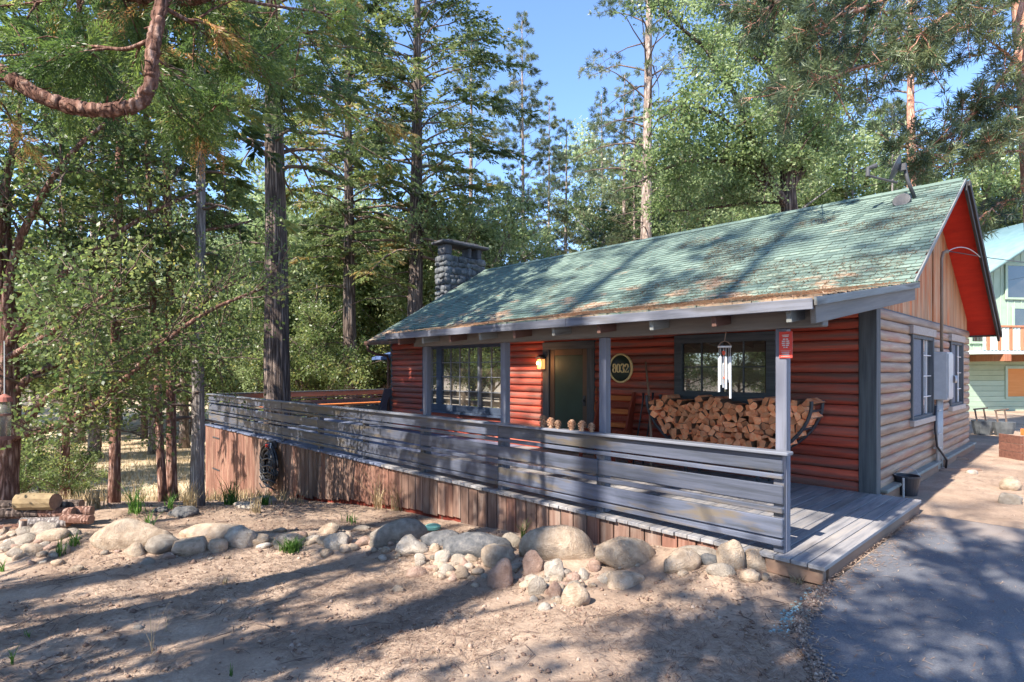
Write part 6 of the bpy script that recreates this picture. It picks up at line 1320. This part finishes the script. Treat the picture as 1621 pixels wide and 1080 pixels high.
def cedar_bough(pts, ra, rb_, nb, L1, r, smooth=True, foliage=True, ang=.5):
    pl_ = np.array(pts, float); m_ = len(pl_); tt = np.linspace(0, m_ - 1, m_ * 6); q = np.stack([np.interp(tt, np.arange(m_), pl_[:, i]) for i in range(3)], 1)
    for _ in range(4): q[1:-1] = (q[:-2] + 2 * q[1:-1] + q[2:]) / 4
    if ra > .03:
        q = np.stack([np.interp(np.linspace(0, len(q) - 1, 180), np.arange(len(q)), q[:, i]) for i in range(3)], 1); q[1:-1] += .004 * r.standard_normal((178, 3)); nn_ = 20; V, Fq = tube_np(q, np.linspace(ra, rb_, 180), nn_, False)
        ii_ = np.repeat(np.arange(180), nn_); jj_ = np.tile(np.arange(nn_), 180); k_ = 1 + .30 * (vnoise(ii_ * .05, jj_ * .9, 5) - .5) + .22 * (vnoise(ii_ * .22, jj_ * 1.7, 6) - .5) + .10 * (vnoise(ii_ * .9, jj_ * 2.9, 7) - .5); V = q[ii_] + (V - q[ii_]) * k_[:, None]; cm.add(V, Fq)
        for _ in range(90):
            i0 = r.integers(4, 175); a = r.uniform(0, TP); t_ = nrmz(q[i0 + 1] - q[i0]); u = nrmz(np.cross(t_, AU)); v_ = np.cross(t_, u); o_ = u * math.cos(a) + v_ * math.sin(a); b0 = q[i0] + o_ * ra * .9; L = r.uniform(.03, .10); w_ = np.cross(t_, o_) * r.uniform(.004, .010); e = b0 + t_ * L + o_ * r.uniform(.008, .03)
            cm.add([b0 - w_, b0 + w_, e + w_ * .5, e - w_ * .5], [[0, 1, 2, 3]], mi=0)
        for _ in range(9):
            i0 = r.integers(10, 170); d = nrmz(r.standard_normal(3) - AU * .3); cm.tube([q[i0], q[i0] + d * r.uniform(.06, .14)], [.010, .005], 5)
    else:
        V, Fq = tube_np(q, np.linspace(ra, rb_, len(q)), 8, False); cm.add(V, Fq)
    if not foliage: return q
    for j in range(int(nb * .68)):
        s = r.uniform(.12, 1.0); i0 = min(int(s * (len(q) - 1)), len(q) - 2); ax_ = nrmz(q[i0 + 1] - q[i0]); d = nrmz(ax_ * .6 + r.standard_normal(3) * .6 - AU * .30); L = L1 * r.uniform(.4, 1.1)
        q2 = wob(q[i0], q[i0] + d * L, 6, .04 * L, r, .04 * L); cm.tube(q2, np.linspace(.011, .004, 6), 4, cap=False); ct = r.choice([r.normal(.42, .2), .93], p=[.90, .10])
        for k in range(int(4 + L * 13)):
            s2 = r.uniform(.15, 1.0); i1 = min(int(s2 * 5), 4); d2 = nrmz(d * .6 + r.standard_normal(3) * .55 - AU * .45); spray(q2[i1] + (q2[i1 + 1] - q2[i1]) * r.random(), d2, r.uniform(.14, .34), r, float(np.clip(ct + r.normal(0, .07), 0, 1)))
    return q
tk = lambda z: (-5.58, -.97, z)
cedar_bough([tk(2.9), *lp([(-60, 85, 4.0), (0, 112, 4.0), (60, 152, 4.0), (120, 172, 4.0), (180, 175, 4.0), (222, 166, 4.0), (242, 130, 4.0), (240, 80, 4.0), (250, 30, 4.05), (262, -20, 4.1), (300, -120, 4.2)])], .053, .038, 0, .8, rc, foliage=False)
cedar_bough(lp([(200, -10, 4.6), (260, 2, 4.5), (320, -4, 4.4), (380, -30, 4.4)]), .05, .04, 0, .8, rc, foliage=False)
for pts, ra, nb_, L1 in (([(246, 60, 4.05), (200, 80, 4.1), (140, 72, 4.2), (60, 85, 4.4), (-20, 90, 4.6)], .016, 16, .55), ([(246, 60, 4.05), (250, 120, 4.2), (270, 170, 4.4), (300, 200, 4.6), (360, 215, 4.8)], .014, 12, .5), ([(255, 10, 4.1), (310, 40, 4.4), (370, 90, 4.9), (430, 130, 5.4), (500, 150, 6)], .018, 22, .65),
    ([(262, -20, 4.1), (340, -10, 4.6), (430, 10, 5.2), (520, 20, 5.8), (600, 60, 6.4)], .02, 26, .75), ([(262, -40, 4.2), (180, -20, 4.6), (90, 0, 5), (0, 10, 5.2)], .02, 24, .7), ([(220, -60, 5), (200, 20, 5.4), (180, 90, 5.8), (160, 150, 6)], .018, 18, .7), ([(60, -60, 5.4), (60, 30, 5.8), (70, 100, 6.0), (60, 160, 6.4)], .018, 18, .7),
    ([(340, -40, 5.6), (360, 40, 6), (350, 120, 6.4), (330, 180, 6.8)], .018, 18, .7), ([(-60, -20, 5), (-20, 60, 5.2), (0, 140, 5.6), (-10, 220, 6)], .018, 14, .7), ([(420, -60, 6.4), (440, 20, 6.8), (430, 80, 7.0)], .018, 14, .7), ([(130, -60, 6.2), (120, 40, 6.6), (250, 110, 7), (300, 150, 7.2)], .018, 20, .75)):
    cedar_bough(lp(pts), ra, .006, nb_, L1, rc)
plant('overhanging_cedar', (cm.mesh('trunk', M['bark_red'], True), leafobj('crown', np.vstack(CV), np.concatenate(CT), M['leaf_near'])), (0, 0, 0), 0, 1, 'cedar whose peeling red bough curves down into the upper left corner with orange-tipped sprays', 'cedar tree')
# ---- trees standing behind the photographer: they throw the dappled shade
sh = gen_broad(81, 13, 4.4, M['leaf_oak'], M['bark_dark'], 8, leaf=.15, cluster=16, crad=.30, r0=.20, cz=.40, sub=2, sublen=1.9, sub2=5, len2=.6)
SHADE = [(sh, (0.4, -4.7), .85, 0.0), (sh, (4.6, -2.4), .62, 4.0), (sh, (0.6, -8.6), .95, 2.4), (sh, (-0.3, -3.0), .66, 1.1), (sh, (-4.3, -4.4), .60, 5.2), (sh, (7.0, -1.5), .8, 3.3), (sh, (0.1, -1.9), (.6, .6, 1.0), 3.9), (cedB, (-9.4, -12.0), .50, 1.0), (sh, (-6.6, -5.8), .62, 3.2), (bp2, (-3.6, -13.0), 1.15, 0.0), (bp2, (-6.6, -15.5), 1.25, 2.0), (bp2, (-10.5, -14.5), 1.2, 4.0), (cedA, (3.0, -15.5), .9, 1.3)]
for i, (m_, (x, y), sc, rz) in enumerate(SHADE):
    plant('shade_tree', m_, (x, y, gz(x, y)), rz, sc, 'tree standing behind the photographer that shades the dirt and driveway', 'tree', 'trees behind the photographer')
for (x, y) in ((-24, -3), (-27, -7), (-31, -5), (-34, -12), (-29, -12), (-38, -8), (-23, -9), (-16, -17), (-20, -19), (-12, -18), (-25, -17), (-15, -22), (-9, -21), (-19, -13.5), (-30, -18), (-36, -2), (-26, 0.5)):
    k = rb.choice('eabe'); plant(KIND[k][1], KIND[k][0], (x, y, gz(x, y) - .3), rb.uniform(0, 6), 1.0, 'leafy tree on the slope left of and behind the photographer', 'tree', 'leafy trees left of the photographer')
# more forest all round behind the camera, for the window reflections
for i in range(26):
    a = rad(186 + i * 7.4) ; d = rb.uniform(26, 46); x, y = d * math.cos(a), d * math.sin(a); k = rb.choice('afbcq')
    if y < -18 or x > 18 or x < -20: plant(KIND[k][1], KIND[k][0], (x, y, gz(x, y)), rb.uniform(0, 6), rb.uniform(.5, .8) if k in 'fcq' else .9, 'tree in the woods behind the photographer', KIND[k][2], 'woods behind the photographer')

# ------------------------------------------------------------------ ground litter, grass and weeds
rg = np.random.default_rng(91)
def scatter(n, x0, x1, y0, y1):
    x = rg.uniform(x0, x1, n); y = rg.uniform(y0, y1, n); k = ((x < west(y) - .05) | (y > 8.5)) & ~((y > DY0 - .02) & (y < 8.7) & (x < -1.6)); return x[k], y[k]
def needles(n, x, y, z, L, W, name, m, par=None):
    a = rg.uniform(0, TP, len(x)); D_ = nrmz(np.stack([np.cos(a), np.sin(a), rg.normal(0, .12, len(x))], 1)); C = np.stack([x, y, z], 1); s = nrmz(np.cross(D_, AU)); L = L[:, None]; W = W[:, None]
    V = np.stack([C - D_ * L / 2 - s * W / 2, C + D_ * L / 2 - s * W / 2, C + D_ * L / 2 + s * W / 2, C - D_ * L / 2 + s * W / 2], 1).reshape(-1, 3)
    return V
def litter(n, x0, x1, y0, y1, thr=.42):
    x, y = scatter(n, x0, x1, y0, y1); k = vnoise(x * .9, y * .9, 31) + .35 * vnoise(x * 3, y * 3, 32) > thr + .2 * rg.random(len(x)); return x[k], y[k]
x, y = litter(90000, -12, -.8, -.3, 5.2, .50); z = ground(x, y) + .012
V = needles(0, x, y, z, rg.uniform(.02, .09, len(x)), rg.uniform(.002, .005, len(x)), 'l', None)
tag(link('needle_litter', leafobj('needle_litter', V, rg.uniform(0, 1, len(x)), M['litter'])), 'fallen brown needles and twig bits strewn over the dirt', 'litter', kind='stuff')
x, y = litter(6000, -1.9, 4, 8.5, 16); z = ground(x, y) + .012; V = needles(0, x, y, z, rg.uniform(.03, .12, len(x)), rg.uniform(.004, .008, len(x)), 'l', None)
x2 = rg.uniform(-1.5, 4, 5000); y2 = rg.uniform(2.0, 8.3, 5000); k = x2 > west(y2) + .03; x2 = np.where(k, x2, 3.0); ed = rg.random(5000) < .35; x2 = np.where(ed, west(y2) + rg.exponential(.12, 5000), x2); V = np.vstack([V, needles(0, x2, y2, np.full(5000, ASZ + .008), rg.uniform(.015, .06, 5000), rg.uniform(.003, .007, 5000), 'l', None)])
tag(link('needle_litter', leafobj('needle_litter', V, rg.uniform(.3, 1, len(V) // 4), M['litter'])), 'scattered needles on the driveway and on the dirt past the cabin', 'litter', kind='stuff')
tw = []; mbt = MB()
x, y = scatter(420, -11, -.8, 0, 5.0)
for a, b_ in zip(x, y):
    an = rg.uniform(0, TP); L = rg.gamma(3, .045) + .05; z0 = gz(a, b_) + .012; u = np.array([math.cos(an), math.sin(an), 0]); v_ = np.array([-u[1], u[0], 0]); p0 = np.array([a, b_, z0])
    mbt.tube([p0 - u * L / 2, p0 + v_ * rg.normal(0, .1) * L + AU * .01, p0 + u * L / 2], [.004, .0035, .002], 4, cap=False)
tag(mbt.obj('twig_litter', M['bark_branch']), 'small broken twigs scattered over the dirt', 'litter', kind='stuff')
# pebbles
x, y = scatter(9000, -12, -.8, -.3, 5.2); k = vnoise(x * 1.7, y * 1.7, 41) > .5 * rg.random(len(x)) + .2; x, y = x[k], y[k]; n = len(x); z = ground(x, y) + .003; s_ = rg.gamma(2.0, .0045, n) + .004
o8 = np.array([[1, 0, 0], [0, 1, 0], [-1, 0, 0], [0, -1, 0], [0, 0, .8], [0, 0, -.6]]); V = (o8[None] * (1 + .35 * rg.standard_normal((n, 6, 1)).clip(-1, 1)) * s_[:, None, None] + np.stack([x, y, z], 1)[:, None]).reshape(-1, 3)
f8 = np.array([[0, 1, 4], [1, 2, 4], [2, 3, 4], [3, 0, 4], [1, 0, 5], [2, 1, 5], [3, 2, 5], [0, 3, 5]]); Fq = (f8[None] + 6 * np.arange(n)[:, None, None]).reshape(-1, 3)
M['pebble'] = leafmat('pebble_stone', [(0, (0.17, 0.105, 0.08)), (0.7, (0.33, 0.23, 0.175)), (1, (0.46, 0.36, 0.29))], 0.0, 0.9, 0.2)
tag(link('gravel', npmesh('gravel', V, Fq, M['pebble'], False, np.repeat(rg.random(n), 6))), 'loose pebbles and crumbs of dirt on the ground', 'gravel', kind='stuff')
y = rg.uniform(1.5, 5.1, 3000); x = west(y) + rg.normal(.02, .045, 3000) + .05 * (vnoise(y * 6, y * 0, 60) - .5); C = np.stack([x, y, np.maximum(ground(x, y), np.where(x > west(y), ASZ, -9)) + .004], 1); n = len(C); s_ = rg.gamma(2, .0025, n) + .002
V = (o8[None] * (1 + .35 * rg.standard_normal((n, 6, 1)).clip(-1, 1)) * s_[:, None, None] + C[:, None]).reshape(-1, 3); Fq = (f8[None] + 6 * np.arange(n)[:, None, None]).reshape(-1, 3)
tag(link('gravel', npmesh('gravel', V, Fq, M['pebble'], False, np.repeat(rg.random(n), 6))), 'crumbs of dirt and grit spilling over the edge of the driveway', 'gravel', kind='stuff')
# pale green flakes by the corner of the driveway
C = np.array([hit(rg.normal(np.interp(t, [0, 1], [1312, 1228]), 9), rg.normal(np.interp(t, [0, 1], [925, 1000]), 7))[0] for t in rg.random(420)]); n = len(C); s_ = rg.uniform(.006, .018, n)
V = (o8[None] * (1 + .35 * rg.standard_normal((n, 6, 1)).clip(-1, 1)) * s_[:, None, None] + C[:, None]).reshape(-1, 3); Fq = (f8[None] + 6 * np.arange(n)[:, None, None]).reshape(-1, 3)
M['chips'] = leafmat('pale_green_chip', [(0, (0.22, 0.32, 0.31)), (1, (0.50, 0.62, 0.60))], 0.0, 0.9, 0.2)
tag(link('gravel', npmesh('gravel', V, Fq, M['chips'], False, np.repeat(rg.random(n), 6))), 'pale green chips spilled beside the corner of the driveway', 'gravel', kind='stuff')
# needle drifts on the roof
nn = 46000; x = rg.uniform(-13.5, RX1, nn); y = rg.uniform(EY, 11.5, nn); k = (vnoise(x * .8, y * 1.4, 51) + .4 * vnoise(x * 3.1, y * 3.1, 52) + .30 * (y < 8.7) * (x > -8) + .26 * (x > -6.5) > 1.04) & ((x > PX0) | (y > 8.3)); x, y = x[k], y[k]
z = np.where(y < BR, EZ + (mz(BR) - EZ) * (y - EY) / (BR - EY), RZ - PIT * (RY - y)) + .028; V = needles(0, x, y, z, rg.uniform(.05, .13, len(x)), rg.uniform(.004, .009, len(x)), 'l', None)
M['litter_roof'] = leafmat('orange_needle_litter', [(0.0, (0.30, 0.15, 0.09)), (0.5, (0.50, 0.29, 0.18)), (1.0, (0.62, 0.42, 0.28))], 0.1)
tag(link('needle_litter', leafobj('needle_litter', V, rg.uniform(0, 1, len(x)), M['litter_roof'])), 'drifts of orange-brown needles lying on the green roof', 'litter', kind='stuff')
# grass tufts
def tuft(px, py, hpx, n, m, spread, label, lean=.35, wpx=1.0, nm='grass_tuft', group=None):
    p, d = hit(px, py); s = d / F; V = []; T = []
    for i in range(int(n * 1.5) if n > 6 else n):
        b0 = np.array([rg.normal(0, spread * s * .6), rg.normal(0, spread * s * .35), 0]); H = hpx * s * rg.uniform(.45, 1.1); a = rg.uniform(0, TP); ln = rg.uniform(.05, lean) * H; u = np.array([math.cos(a), math.sin(a), 0]); sd = np.array([-u[1], u[0], 0]) * wpx * s * rg.uniform(.5, 1)
        pts = [b0 + u * ln * t * t * 1.6 + AU * H * (t - .25 * lean * t * t) for t in (0, .35, .7, 1)]; w_ = (1, .8, .5, .08)
        for k in range(3): V += [pts[k] - sd * w_[k], pts[k] + sd * w_[k], pts[k + 1] + sd * w_[k + 1], pts[k + 1] - sd * w_[k + 1]]; T.append(rg.random())
    V = np.array(V); o = link(nm, leafobj(nm, V, np.array(T), m), None, (p[0], p[1], gz(p[0], p[1]) - .005)); tag(o, label, 'grass', group); return o
GD, GG = M['grass_dry'], M['grass_green']
for a in ((632, 808, 62, 70, GD, 16, 'clump of tall dry pale grass against the skirt above the large pale boulder', .5), (598, 806, 66, 14, GD, 8, 'few tall bent dry stalks left of the dry grass clump', .6), (461, 872, 26, 160, GG, 15, 'low bright green grass tuft beside the grey-green oblong stone', .9),
    (420, 800, 30, 30, GG, 9, 'green weeds at the foot of the skirt under the hose', .5), (365, 800, 52, 40, GG, 12, 'green and leggy grass against the hatch end of the skirt', .5), (405, 812, 34, 24, GD, 10, 'dry grass under the hose beside the stake', .4), (827, 852, 38, 14, GG, 6, 'thin grass tuft against the skirt left of the largest boulder', .6),
    (1240, 908, 26, 10, GG, 5, 'left of the two bright grass tufts at the deck corner', .5), (1268, 905, 30, 12, GG, 4, 'right of the two bright grass tufts at the deck corner', .4), (20, 1053, 30, 9, GG, 3, 'small green grass tuft near the bottom left corner', .4), (241, 1036, 95, 5, GD, 3, 'very tall thin dry stalks standing alone in the front left dirt', .25, .8),
    (262, 1000, 60, 3, GD, 3, 'single leaning dry stalk near the very tall thin stalks', .5, .8), (366, 1070, 26, 9, GG, 5, 'small grass tuft at the bottom edge left of centre', .4), (215, 812, 56, 34, GG, 14, 'bushy green weed on the crest beside the slim red-brown trunk', .6), (236, 842, 40, 26, GG, 8, 'leafy weed behind the top right of the big domed boulder', .6),
    (95, 880, 34, 26, GG, 10, 'green weeds among the stones below the log pile', .5), (118, 864, 26, 22, GG, 9, 'green grass right of the log pile', .5), (150, 806, 40, 40, GD, 16, 'dry grass on the crest right of the log pile', .5), (300, 806, 50, 50, GD, 14, 'dry grass round the foot of the grey trunk', .4), (268, 806, 36, 30, GG, 9, 'green grass round the feet of the twin trunks', .5),
    (4, 905, 24, 12, GG, 5, 'green grass at the left edge of the stone border', .4), (45, 1010, 16, 10, GG, 6, 'sparse green blades in the front left dirt', .4), (556, 828, 22, 14, GG, 10, 'sparse green blades behind the silvery stone', .5), (355, 925, 16, 10, GD, 6, 'short dry blades below the whitish boulder', .5), (700, 880, 12, 12, GG, 8, 'short grass between the cobbles', .5), (1262, 925, 18, 20, GD, 9, 'dry grass in front of the deck corner', .6)):
    tuft(*a)
# dry grass of the meadow
bx = np.array([dep(rg.uniform(60, 480), 585, rg.uniform(11, 36)) for _ in range(14000)]); x, y = bx[:, 0], bx[:, 1]; k = (y < 4.9) | (x < -19); x, y = x[k], y[k]; z = ground(x, y) - .01; n = len(x); H = rg.uniform(.08, .28, n); a = rg.uniform(0, TP, n); ln = rg.normal(0, .06, (n, 2)); w_ = rg.uniform(.006, .014, n)
B0 = np.stack([x, y, z], 1); sd = np.stack([np.cos(a) * w_, np.sin(a) * w_, np.zeros(n)], 1); tip = B0 + np.stack([ln[:, 0], ln[:, 1], H], 1); V = np.stack([B0 - sd, B0 + sd, tip + sd * .2, tip - sd * .2], 1).reshape(-1, 3)
tag(link('meadow_grass', leafobj('meadow_grass', V, rg.random(n), GD)), 'dry pale grass covering the meadow below the crest', 'grass', kind='stuff')
